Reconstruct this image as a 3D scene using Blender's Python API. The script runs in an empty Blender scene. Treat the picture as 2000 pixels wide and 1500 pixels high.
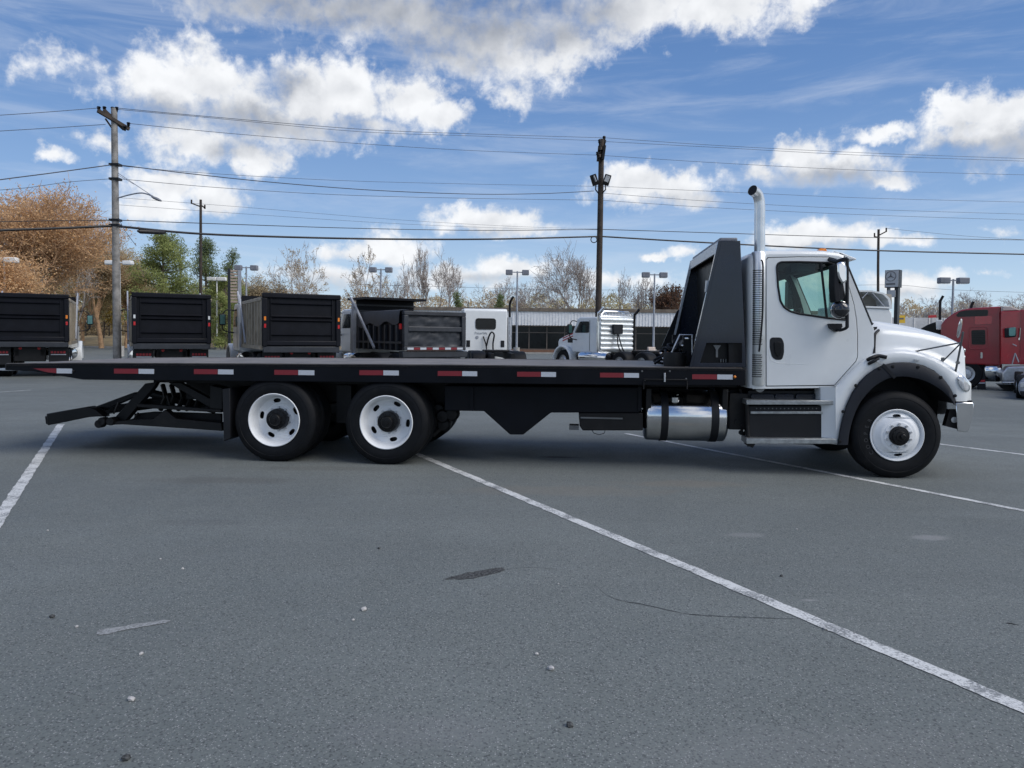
import bpy, bmesh, math, random
import numpy as np
from mathutils import Vector, Matrix
from mathutils.geometry import tessellate_polygon

SC = bpy.context.scene
COL = SC.collection
R = math.radians
random.seed(7)

# ------------------------------------------------------------------ camera
FPX, CAMH, PITCH, ROLL = 1450.0, 1.62, R(2.0), R(0.6)
PY0 = 657 + FPX * math.tan(PITCH)
_F = Vector((0, math.cos(PITCH), -math.sin(PITCH)))
_U0 = Vector((0, math.sin(PITCH), math.cos(PITCH)))
_R0 = Vector((1, 0, 0))
_Rr = _R0 * math.cos(ROLL) + _U0 * math.sin(ROLL)
_Ur = _U0 * math.cos(ROLL) - _R0 * math.sin(ROLL)
cam = bpy.data.cameras.new('camera')
camo = bpy.data.objects.new('camera', cam)
COL.objects.link(camo)
camo.matrix_world = Matrix(((_Rr.x, _Ur.x, -_F.x, 0), (_Rr.y, _Ur.y, -_F.y, 0), (_Rr.z, _Ur.z, -_F.z, CAMH), (0, 0, 0, 1)))
cam.sensor_fit = 'HORIZONTAL'
cam.sensor_width = 36
cam.lens = 36 * FPX / 2000
cam.shift_y = (PY0 - 750) / 2000
cam.clip_start = 0.1
cam.clip_end = 6000
SC.camera = camo
EYE = Vector((0, 0, CAMH))


def ray(px, py):
    return _F + _Rr * ((px - 1000) / FPX) + _Ur * (-(py - PY0) / FPX)


def at(px, py, Y):
    d = ray(px, py)
    return EYE + d * (Y / d.y)


def gnd(px, py, z=0.0):
    d = ray(px, py)
    return EYE + d * ((z - CAMH) / d.z)


# ------------------------------------------------------------------ light
SUN_EL, SUN_AZ = 46, 116          # azimuth clockwise from the view direction
sd = Vector((math.sin(R(SUN_AZ)) * math.cos(R(SUN_EL)), math.cos(R(SUN_AZ)) * math.cos(R(SUN_EL)), math.sin(R(SUN_EL))))
sl = bpy.data.lights.new('sun', 'SUN')
sl.energy = 1.5
sl.angle = R(48)
sl.color = (1.0, 0.95, 0.88)
so = bpy.data.objects.new('sun', sl)
COL.objects.link(so)
so.rotation_euler = sd.to_track_quat('Z', 'Y').to_euler()
SC.view_settings.view_transform = 'Standard'
SC.view_settings.look = 'None'
SC.view_settings.exposure = 0.88
SC.view_settings.gamma = 1
SC.view_settings.use_curve_mapping = False

W = bpy.data.worlds.new('World')
SC.world = W
W.use_nodes = True
nt = W.node_tree
nt.nodes.clear()


class NB:
    """small helper for node graphs"""
    def __init__(s, tree):
        s.t = tree

    def n(s, typ, **kw):
        nd = s.t.nodes.new(typ)
        for k, v in kw.items():
            setattr(nd, k, v)
        return nd

    def put(s, sock, v):
        if isinstance(v, bpy.types.NodeSocket):
            s.t.links.new(v, sock)
        else:
            sock.default_value = v

    def m(s, op, a, b=None, c=None, clamp=False):
        nd = s.n('ShaderNodeMath', operation=op, use_clamp=clamp)
        s.put(nd.inputs[0], a)
        if b is not None:
            s.put(nd.inputs[1], b)
        if c is not None:
            s.put(nd.inputs[2], c)
        return nd.outputs[0]

    def vm(s, op, a, b=None):
        nd = s.n('ShaderNodeVectorMath', operation=op)
        s.put(nd.inputs[0], a)
        if b is not None:
            s.put(nd.inputs[1], b)
        return nd.outputs[0]

    def noise(s, vec, scale, detail=2.0, rough=0.5, dist=0.0):
        nd = s.n('ShaderNodeTexNoise')
        if vec is not None:
            s.put(nd.inputs['Vector'], vec)
        nd.inputs['Scale'].default_value = scale
        nd.inputs['Detail'].default_value = detail
        nd.inputs['Roughness'].default_value = rough
        nd.inputs['Distortion'].default_value = dist
        return nd.outputs[0], nd.outputs[1]

    def mix(s, fac, a, b, mode='MIX'):
        nd = s.n('ShaderNodeMix', data_type='RGBA', blend_type=mode)
        s.put(nd.inputs[0], fac)
        s.put(nd.inputs[6], a)
        s.put(nd.inputs[7], b)
        return nd.outputs[2]

    def smooth(s, x, lo, hi, a=0.0, b=1.0):
        nd = s.n('ShaderNodeMapRange', interpolation_type='SMOOTHSTEP')
        s.put(nd.inputs[0], x)
        for i, v in enumerate((lo, hi, a, b)):
            s.put(nd.inputs[i + 1], v)
        return nd.outputs[0]


def azel(px, py):
    d = ray(px, py).normalized()
    return math.atan2(d.x, d.y), math.asin(d.z)


# cumulus: px centre, half width, half height above, half height below (photograph pixels -> angles)
CLOUDS = [
    (125, 110, 62, 36, 34, .42), (175, 140, 45, 28, 28, .42), (70, 130, 35, 20, 24, .34),
    (315, 165, 95, 75, 90, 1), (410, 150, 75, 70, 90, 1), (480, 215, 150, 70, 80, 1), (600, 170, 95, 60, 90, 1),
    (690, 180, 85, 60, 70, 1), (790, 195, 90, 55, 60, 1), (865, 240, 60, 45, 40, .9), (540, 245, 210, 36, 40, .85), (740, 262, 90, 34, 26, .7), (650, 150, 40, 60, 40, .8),
    (400, 285, 125, 45, 50, 1), (490, 315, 70, 40, 40, 1), (220, 270, 65, 20, 20, .6), (115, 302, 42, 18, 14, .7),
    (335, 350, 110, 28, 40, .9), (300, 400, 95, 40, 35, .8), (415, 385, 75, 40, 40, .95),
    (955, 438, 115, 38, 32, 1), (1015, 450, 80, 24, 20, .9), (700, 492, 90, 26, 24, .9), (790, 490, 80, 40, 30, .8),
    (1000, 528, 120, 26, 24, .9), (900, 540, 120, 26, 26, .9), (640, 540, 150, 24, 40, .7),
    (1290, 362, 118, 42, 40, 1), (1245, 345, 75, 35, 40, 1), (1360, 385, 60, 26, 18, .8),
    (1610, 330, 118, 46, 34, 1), (1565, 305, 50, 40, 36, 1), (1500, 335, 36, 34, 24, .7), (1715, 350, 60, 26, 18, .7),
    (1905, 215, 95, 50, 36, 1), (1960, 220, 100, 52, 90, 1), (1720, 250, 90, 18, 18, .75), (1890, 255, 110, 30, 34, .9), (1860, 195, 40, 34, 30, .9),
    (1590, 462, 135, 30, 26, 1), (1690, 465, 75, 22, 18, .9), (1287, 496, 34, 12, 9, .9), (1340, 492, 50, 16, 14, .6),
    (1770, 552, 110, 30, 30, .8), (1850, 545, 60, 20, 18, .8), (1960, 445, 42, 18, 14, .5), (1760, 468, 80, 12, 10, .5),
    (1500, 545, 240, 22, 30, .6), (1200, 550, 180, 22, 24, .5), (1935, 530, 50, 10, 8, .5),
    (620, 10, 290, 40, 55, 1), (820, 40, 240, 80, 75, 1), (960, 80, 210, 90, 80, 1), (1110, 100, 95, 80, 58, 1), (890, 120, 110, 60, 45, .95),
    (1230, 20, 200, 60, 62, 1), (1400, 10, 170, 50, 52, 1), (1570, 5, 65, 40, 42, .8), (1005, 185, 42, 40, 36, .6), (1180, 70, 60, 40, 40, .8),
    (900, -130, 800, 160, 120, 1), (1900, -260, 500, 120, 120, 1), (-200, -160, 300, 120, 90, 1),
    (2300, 250, 220, 80, 70, 1), (-350, 220, 250, 70, 80, 1), (-300, 470, 260, 40, 40, .9), (2300, 480, 240, 36, 30, .9),
]
# the thick grey undersides: px centre, half size, weight
DARKS = [(700, 5, 420, 75, 1), (960, 40, 300, 75, 1), (870, 95, 160, 60, .8), (1060, 25, 220, 50, .8), (900, -150, 900, 150, 1),
         (520, 235, 160, 45, .75), (320, 225, 110, 40, .6), (560, 175, 70, 40, .6), (640, 255, 150, 34, .6), (440, 300, 80, 26, .5), (500, 290, 60, 40, .5),
         (350, 335, 100, 14, .4), (1600, 342, 170, 30, .75), (1300, 388, 130, 24, .5), (1930, 285, 150, 42, .8), (960, 458, 120, 14, .5),
         (1590, 480, 140, 12, .4), (1000, 545, 200, 14, .5), (640, 560, 200, 30, .4), (1770, 566, 120, 14, .4)]

g = bpy.data.node_groups.new('puff', 'ShaderNodeTree')
for nm in ('az', 'el', 'a', 'e', 'iw', 'it', 'ib', 'wt', 'prev'):
    g.interface.new_socket(nm, in_out='INPUT', socket_type='NodeSocketFloat')
g.interface.new_socket('F', in_out='OUTPUT', socket_type='NodeSocketFloat')
b = NB(g)
gi = b.n('NodeGroupInput')
go = b.n('NodeGroupOutput')
I = gi.outputs
dx = b.m('MULTIPLY', b.m('SUBTRACT', I['az'], I['a']), I['iw'])
dy = b.m('SUBTRACT', I['el'], I['e'])
up = b.m('GREATER_THAN', dy, 0.0)
sc_ = b.m('ADD', b.m('MULTIPLY', up, I['it']), b.m('MULTIPLY', b.m('SUBTRACT', 1.0, up), I['ib']))
dy = b.m('MULTIPLY', dy, sc_)
r2 = b.m('SQRT', b.m('ADD', b.m('MULTIPLY', dx, dx), b.m('MULTIPLY', dy, dy)))
val = b.m('MULTIPLY', b.m('SUBTRACT', 1.16, r2), I['wt'])
val = b.m('SMOOTH_MAX', val, I['prev'], 0.14)
b.put(go.inputs[0], val)


def puffs(b, az, el, items):
    prev = -1.0
    for it in items:
        if len(it) == 6:
            x, y, w, ht, hb, wt = it
        else:
            x, y, w, ht, wt = it
            hb = ht
        a, e = azel(x, y)
        k = FPX * (1 + ((x - 1000) / FPX) ** 2)
        q = b.n('ShaderNodeGroup', node_tree=g)
        for nm, v in (('az', az), ('el', el), ('a', a), ('e', e), ('iw', k / w / 1.08), ('it', FPX / ht), ('ib', FPX / hb), ('wt', wt), ('prev', prev)):
            b.put(q.inputs[nm], v)
        prev = q.outputs[0]
    return prev


b = NB(nt)
tc = b.n('ShaderNodeTexCoord').outputs['Generated']
dirv = b.vm('NORMALIZE', tc)
sep = b.n('ShaderNodeSeparateXYZ')
b.put(sep.inputs[0], dirv)
X, Y, Z = sep.outputs
az0 = b.m('ARCTAN2', X, Y)
el0 = b.m('ARCSINE', Z)
# ragged edges: warp the sky coordinates with fractal noise, finer toward the horizon
n1, c1 = b.noise(dirv, 9.0, 3.0, 0.55)
n2, c2 = b.noise(dirv, 26.0, 7.0, 0.62)
s1 = b.n('ShaderNodeSeparateColor'); b.put(s1.inputs[0], c1)
s2 = b.n('ShaderNodeSeparateColor'); b.put(s2.inputs[0], c2)


def warp(o1, o2, k1, k2):
    return b.m('ADD', b.m('MULTIPLY', b.m('SUBTRACT', o1, 0.5), k1), b.m('MULTIPLY', b.m('SUBTRACT', o2, 0.5), k2))


near_h = b.smooth(el0, 0.0, 0.3, 0.45, 1.0)
az1 = b.m('ADD', az0, b.m('MULTIPLY', warp(s1.outputs[0], s2.outputs[0], 0.075, 0.06), near_h))
el1 = b.m('ADD', el0, b.m('MULTIPLY', warp(s1.outputs[1], s2.outputs[1], 0.05, 0.05), near_h))
F0 = puffs(b, az1, el1, CLOUDS)
fine, _ = b.noise(dirv, 24.0, 8.0, 0.55, 0.2)
soft, _ = b.noise(dirv, 17.0, 4.0, 0.5, 0.2)
soft2, _ = b.noise(b.vm('ADD', dirv, (-0.004, 0.0, 0.014)), 17.0, 4.0, 0.5, 0.2)
big, _ = b.noise(dirv, 2.6, 6.0, 0.55)
wide = b.m('MULTIPLY', b.m('SUBTRACT', big, 0.47), 4.0)             # scattered cumulus over the rest of the sky
out_m = b.m('MAXIMUM', b.smooth(b.m('ABSOLUTE', az0), 0.72, 1.0), b.smooth(el0, 0.5, 0.7))
wide = b.m('SUBTRACT', wide, b.m('MULTIPLY', b.m('SUBTRACT', 1.0, out_m), 5.0))
F1 = b.m('MAXIMUM', F0, wide)
wisp, _ = b.noise(dirv, 70.0, 6.0, 0.65, 0.4)
dens_f = b.m('ADD', b.m('ADD', F1, b.m('MULTIPLY', b.m('SUBTRACT', fine, 0.5), 1.5)), b.m('MULTIPLY', b.m('SUBTRACT', wisp, 0.5), 0.7))
relief = b.m('ADD', b.m('MULTIPLY', b.m('SUBTRACT', soft, soft2), 1.1), b.m('MULTIPLY', b.m('SUBTRACT', fine, 0.5), 0.35))
Dk = puffs(b, az1, el1, DARKS)
dk = b.smooth(b.m('ADD', Dk, b.m('MULTIPLY', b.m('SUBTRACT', soft, 0.5), 0.9)), 0.0, 0.8)
dens = b.smooth(dens_f, 0.06, b.m('ADD', 0.70, b.m('MULTIPLY', dk, 0.45)))
lit = b.m('SUBTRACT', b.m('ADD', 0.90, relief), b.m('MULTIPLY', dk, 0.74))
lit = b.m('SUBTRACT', lit, b.m('MULTIPLY', b.smooth(dens_f, 0.7, 1.6), 0.12))
lit = b.m('MINIMUM', b.m('MAXIMUM', lit, 0.0), 1.0)
ccol = b.mix(lit, (0.205, 0.220, 0.250, 1), (0.530, 0.538, 0.550, 1))
sky = b.n('ShaderNodeTexSky', sky_type='NISHITA')
sky.sun_disc = False
sky.sun_elevation = R(SUN_EL)
sky.sun_rotation = R(SUN_AZ)
sky.altitude = 200
sky.air_density = 1.0
sky.dust_density = 0.7
sky.ozone_density = 1.6
nish = b.mix(1.0, sky.outputs[0], (0.09, 0.09, 0.09, 1), 'MULTIPLY')
rp = b.n('ShaderNodeValToRGB')
b.put(rp.inputs[0], b.m('MULTIPLY', el0, 1.0, clamp=True))
els = rp.color_ramp.elements
els[0].position, els[0].color = 0.0, (0.345, 0.420, 0.475, 1)
els[1].position, els[1].color = 1.0, (0.030, 0.085, 0.240, 1)
for ps, cl in ((0.07, (0.245, 0.338, 0.450)), (0.17, (0.130, 0.218, 0.375)), (0.30, (0.070, 0.143, 0.300)), (0.45, (0.046, 0.106, 0.250))):
    e_ = els.new(ps)
    e_.color = (*cl, 1)
clear = rp.outputs[0]
skyc = b.mix(0.88, nish, clear)
# thin high cirrus streaks
mp = b.n('ShaderNodeMapping')
b.put(mp.inputs['Vector'], dirv)
mp.inputs['Rotation'].default_value = (0.0, R(-14), 0.0)
mp.inputs['Scale'].default_value = (2.2, 2.2, 15.0)
ci, _ = b.noise(mp.outputs[0], 1.9, 8.0, 0.62, 0.6)
cir = b.m('MULTIPLY', b.smooth(ci, 0.44, 0.80), 0.30)
skyc = b.mix(cir, skyc, (0.42, 0.45, 0.50, 1))
skyc = b.mix(b.m('MULTIPLY', dens, 0.97), skyc, ccol)
bg = b.n('ShaderNodeBackground')
b.put(bg.inputs[0], skyc)
bg.inputs[1].default_value = 1.0
wo = b.n('ShaderNodeOutputWorld')
b.put(wo.inputs[0], bg.outputs[0])
W.cycles.sampling_method = 'MANUAL'
W.cycles.sample_map_resolution = 512


# ------------------------------------------------------------------ materials
def pmat(name, col, rough=0.5, metal=0.0, var=0.15, vscale=3.0, bump=0.0, bscale=40.0, coat=0.0, spec=0.5, dirt=None, dscale=1.5):
    m = bpy.data.materials.new(name)
    m.use_nodes = True
    b = NB(m.node_tree)
    p = m.node_tree.nodes['Principled BSDF']
    tc = b.n('ShaderNodeTexCoord').outputs['Object']
    n, _ = b.noise(tc, vscale, 5.0, 0.6)
    k = b.smooth(n, 0.3, 0.7)
    c = (*col, 1)
    lo = tuple(x * (1 - var) for x in col) + (1,)
    hi = tuple(min(1, x * (1 + var * 0.6)) for x in col) + (1,)
    cc = b.mix(k, lo, hi)
    if dirt:
        n2, _ = b.noise(tc, dscale, 8.0, 0.68, 0.5)
        cc = b.mix(b.m('MULTIPLY', b.smooth(n2, 0.5, 0.75), dirt[3]), cc, (*dirt[:3], 1))
    b.put(p.inputs['Base Color'], cc)
    b.put(p.inputs['Roughness'], b.m('ADD', rough, b.m('MULTIPLY', b.m('SUBTRACT', n, 0.5), min(0.18, rough * 0.5)), clamp=True))
    p.inputs['Metallic'].default_value = metal
    p.inputs['Specular IOR Level'].default_value = spec
    if coat:
        p.inputs['Coat Weight'].default_value = coat
        p.inputs['Coat Roughness'].default_value = 0.06
    if bump:
        nb, _ = b.noise(tc, bscale, 4.0, 0.6)
        bn = b.n('ShaderNodeBump')
        bn.inputs['Strength'].default_value = bump
        bn.inputs['Distance'].default_value = 0.01
        b.put(bn.inputs['Height'], nb)
        b.put(p.inputs['Normal'], bn.outputs[0])
    return m


def glassmat(name, tint, mixf=1.0):
    m = bpy.data.materials.new(name)
    m.use_nodes = True
    nt = m.node_tree
    nt.nodes.clear()
    b = NB(nt)
    tr = b.n('ShaderNodeBsdfTransparent')
    tr.inputs[0].default_value = (*tint, 1)
    gl = b.n('ShaderNodeBsdfGlossy')
    gl.inputs['Roughness'].default_value = 0.02
    fr = b.n('ShaderNodeFresnel')
    fr.inputs[0].default_value = 1.5
    mx = b.n('ShaderNodeMixShader')
    b.put(mx.inputs[0], fr.outputs[0])
    nt.links.new(tr.outputs[0], mx.inputs[1])
    nt.links.new(gl.outputs[0], mx.inputs[2])
    o = b.n('ShaderNodeOutputMaterial')
    nt.links.new(mx.outputs[0], o.inputs[0])
    return m


M = dict(
    white=pmat('white_paint', (0.72, 0.745, 0.75), 0.3, var=0.03, coat=0.5, dirt=(0.5, 0.49, 0.46, 0.12)),
    black=pmat('black_paint', (0.005, 0.0055, 0.007), 0.4, spec=0.25, var=0.3, dirt=(0.025, 0.024, 0.022, 0.25), bump=0.04, bscale=18),
    bedside=pmat('black_bed_paint', (0.003, 0.004, 0.007), 0.5, spec=0.16, var=0.3, dirt=(0.008, 0.008, 0.010, 0.3), bump=0.05, bscale=9),
    panel=pmat('gloss_navy_black_paint', (0.008, 0.012, 0.024), 0.15, var=0.2, coat=0.35, spec=0.4, dirt=(0.04, 0.04, 0.045, 0.1)),
    frame=pmat('greasy_black_frame', (0.006, 0.006, 0.007), 0.5, spec=0.3, var=0.4, vscale=8, dirt=(0.03, 0.027, 0.025, 0.35), dscale=5),
    plastic=pmat('black_plastic', (0.010, 0.011, 0.014), 0.5, spec=0.3, var=0.2, bump=0.05, bscale=200),
    flare=pmat('dark_grey_flare_plastic', (0.014, 0.017, 0.024), 0.6, spec=0.25, var=0.2, bump=0.06, bscale=150),
    rubber=pmat('tyre_rubber', (0.005, 0.006, 0.008), 0.6, spec=0.2, var=0.3, vscale=9, bump=0.08, bscale=60, dirt=(0.020, 0.019, 0.018, 0.4), dscale=6),
    chrome=pmat('chrome', (0.78, 0.79, 0.80), 0.07, 1.0, var=0.05),
    brushed=pmat('polished_aluminium', (0.70, 0.71, 0.73), 0.14, 1.0, var=0.08, vscale=5, bump=0.02, bscale=30),
    dullalu=pmat('dull_aluminium', (0.55, 0.56, 0.58), 0.38, 0.9, var=0.15, vscale=12, bump=0.1, bscale=90),
    silver=pmat('silver_stack_metal', (0.74, 0.77, 0.78), 0.30, 0.65, var=0.1, vscale=6),
    rim=pmat('white_rim_paint', (0.76, 0.78, 0.80), 0.35, var=0.05, dirt=(0.45, 0.43, 0.40, 0.22), dscale=9),
    hub=pmat('black_hub', (0.006, 0.006, 0.007), 0.35, spec=0.3, var=0.3, vscale=20),
    red=pmat('red_reflective_tape', (0.19, 0.012, 0.020), 0.4, var=0.1, vscale=60),
    tapew=pmat('white_reflective_tape', (0.48, 0.51, 0.56), 0.4, var=0.08, vscale=60),
    deck=pmat('worn_steel_deck', (0.17, 0.15, 0.135), 0.55, 0.2, var=0.35, vscale=2.5, bump=0.2, bscale=25, dirt=(0.30, 0.27, 0.24, 0.5)),
    amber=pmat('amber_lens', (0.75, 0.22, 0.02), 0.2, var=0.1),
    redlens=pmat('red_lens', (0.45, 0.015, 0.02), 0.2, var=0.1),
    lens=pmat('clear_lens', (0.62, 0.64, 0.66), 0.08, 0.3, var=0.2, vscale=30, coat=0.8),
    mirrorback=pmat('black_gloss_mirror_back', (0.012, 0.014, 0.018), 0.12, var=0.2, coat=0.6),
    grey=pmat('grey_interior', (0.10, 0.10, 0.105), 0.7, var=0.2),
    glass=glassmat('window_glass', (0.62, 0.78, 0.72)),
    darkglass=pmat('dark_glass', (0.010, 0.012, 0.013), 0.12, var=0.3, spec=0.3),
    stepalu=pmat('worn_step_aluminium', (0.36, 0.38, 0.39), 0.4, 0.8, var=0.25, vscale=14, bump=0.2, bscale=90, dirt=(0.12, 0.12, 0.12, 0.4), dscale=7),
    barko=pmat('russet_twig_bark', (0.46, 0.29, 0.165), 0.9, var=0.35, vscale=3),
    bgglass=pmat('tinted_cab_glass', (0.02, 0.026, 0.028), 0.05, var=0.3, coat=0.6),
    teal=pmat('teal_mirror_glass', (0.10, 0.22, 0.22), 0.08, 0.6, var=0.2),
    dumpblack=pmat('dump_body_black', (0.004, 0.005, 0.009), 0.5, spec=0.2, var=0.35, vscale=2, bump=0.12, bscale=3, dirt=(0.009, 0.010, 0.015, 0.35)),
    dumpgrey=pmat('dump_body_charcoal', (0.022, 0.026, 0.034), 0.45, var=0.3, vscale=2, bump=0.3, bscale=4, dirt=(0.05, 0.052, 0.06, 0.4)),
    tarp=pmat('black_tarp', (0.035, 0.037, 0.045), 0.5, var=0.3, bump=0.6, bscale=5),
    oak=pmat('sun_bleached_side_boards', (0.34, 0.29, 0.22), 0.6, var=0.25, vscale=6, dirt=(0.1, 0.08, 0.06, 0.4), dscale=4),
    redpaint=pmat('dark_red_paint', (0.25, 0.009, 0.016), 0.3, var=0.12, coat=0.5, dirt=(0.12, 0.03, 0.03, 0.15)),
    redpaint2=pmat('bright_red_paint', (0.38, 0.012, 0.020), 0.25, var=0.12, coat=0.8),
    cream=pmat('cream_fibreglass', (0.62, 0.52, 0.46), 0.5, var=0.1),
    tan=pmat('tan_fairing_inside', (0.36, 0.33, 0.28), 0.6, var=0.2),
    polegrey=pmat('weathered_grey_pole_wood', (0.26, 0.25, 0.235), 0.85, var=0.4, vscale=4, bump=0.5, bscale=30),
    polebrown=pmat('creosoted_pole_wood', (0.050, 0.038, 0.030), 0.85, var=0.4, vscale=4, bump=0.5, bscale=30),
    wire=pmat('cable_black', (0.012, 0.012, 0.014), 0.5, var=0.2),
    wire2=pmat('bare_conductor_grey', (0.06, 0.065, 0.08), 0.5, 0.4, var=0.2),
    galv=pmat('galvanised_grey', (0.34, 0.36, 0.40), 0.5, 0.3, var=0.15),
    lampw=pmat('white_lamp_housing', (0.78, 0.78, 0.76), 0.4, var=0.06),
    lampg=pmat('grey_lamp_housing', (0.19, 0.20, 0.23), 0.5, var=0.15),
    fascia=pmat('ribbed_white_fascia', (0.80, 0.81, 0.82), 0.5, 0.0, var=0.08, dirt=(0.45, 0.43, 0.4, 0.3), dscale=0.6),
    rooftan=pmat('roof_edge_brown', (0.17, 0.14, 0.11), 0.8, var=0.3),
    brick=pmat('brown_brick_base', (0.24, 0.13, 0.085), 0.85, var=0.3, vscale=12),
    mullion=pmat('bronze_mullion', (0.16, 0.13, 0.11), 0.5, var=0.2),
    farwall=pmat('pale_metal_wall', (0.50, 0.53, 0.57), 0.6, var=0.1),
    yellow=pmat('yellow_sign_face', (0.72, 0.45, 0.03), 0.5, var=0.1),
    signface=pmat('silver_sign_face', (0.48, 0.49, 0.50), 0.45, var=0.08),
    signmark=pmat('grey_sign_print', (0.12, 0.12, 0.125), 0.5, var=0.1),
    signblack=pmat('black_sign_post', (0.010, 0.012, 0.016), 0.4, var=0.2),
    bark=pmat('grey_bark', (0.42, 0.375, 0.34), 0.9, var=0.35, vscale=3),
    barkd=pmat('dark_bark', (0.13, 0.105, 0.085), 0.9, var=0.35, vscale=3),
    iron=pmat('black_iron_fence', (0.015, 0.015, 0.016), 0.5, var=0.2),
    kerb=pmat('concrete_kerb', (0.36, 0.35, 0.33), 0.85, var=0.2),
    slat=pmat('tan_sign_panels', (0.38, 0.30, 0.24), 0.6, var=0.2),
    stone=pmat('pale_pebble', (0.42, 0.41, 0.40), 0.8, var=0.25, vscale=40),
    nutblack=pmat('steel_bolt', (0.16, 0.165, 0.17), 0.4, 0.7, var=0.2),
    red2=pmat('red_print', (0.40, 0.02, 0.03), 0.5, var=0.1),
)


def leafmat(name, c1, c2, rough=0.7):
    m = bpy.data.materials.new(name)
    m.use_nodes = True
    b = NB(m.node_tree)
    p = m.node_tree.nodes['Principled BSDF']
    geo = b.n('ShaderNodeNewGeometry')
    tc = b.n('ShaderNodeTexCoord').outputs['Object']
    n, _ = b.noise(tc, 0.6, 4.0, 0.6)
    k = b.m('ADD', b.m('MULTIPLY', geo.outputs['Random Per Island'], 0.6), b.m('MULTIPLY', b.smooth(n, 0.3, 0.7), 0.45), clamp=True)
    b.put(p.inputs['Base Color'], b.mix(k, (*c1, 1), (*c2, 1)))
    p.inputs['Roughness'].default_value = rough
    p.inputs['Specular IOR Level'].default_value = 0.25
    tl = b.n('ShaderNodeBsdfTranslucent')
    b.put(tl.inputs[0], b.mix(k, (*c1, 1), (*c2, 1)))
    mx = b.n('ShaderNodeMixShader')
    mx.inputs[0].default_value = 0.42
    m.node_tree.links.new(p.outputs[0], mx.inputs[1])
    m.node_tree.links.new(tl.outputs[0], mx.inputs[2])
    m.node_tree.links.new(mx.outputs[0], m.node_tree.nodes['Material Output'].inputs[0])
    return m


M['rust'] = leafmat('rust_oak_leaves', (0.60, 0.34, 0.15), (0.86, 0.60, 0.34))
M['olive'] = leafmat('olive_tan_leaves', (0.36, 0.32, 0.16), (0.62, 0.54, 0.31))
M['pine'] = leafmat('pine_needles', (0.15, 0.19, 0.06), (0.46, 0.50, 0.19))
M['pined'] = leafmat('dark_pine_needles', (0.09, 0.13, 0.06), (0.29, 0.35, 0.16))
M['tanleaf'] = leafmat('dry_tan_leaves', (0.42, 0.33, 0.20), (0.64, 0.54, 0.36))
M['redleaf'] = leafmat('reddish_brown_leaves', (0.11, 0.055, 0.035), (0.22, 0.13, 0.08))
M['goldleaf'] = leafmat('gold_leaves', (0.34, 0.25, 0.06), (0.50, 0.38, 0.12))


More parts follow.
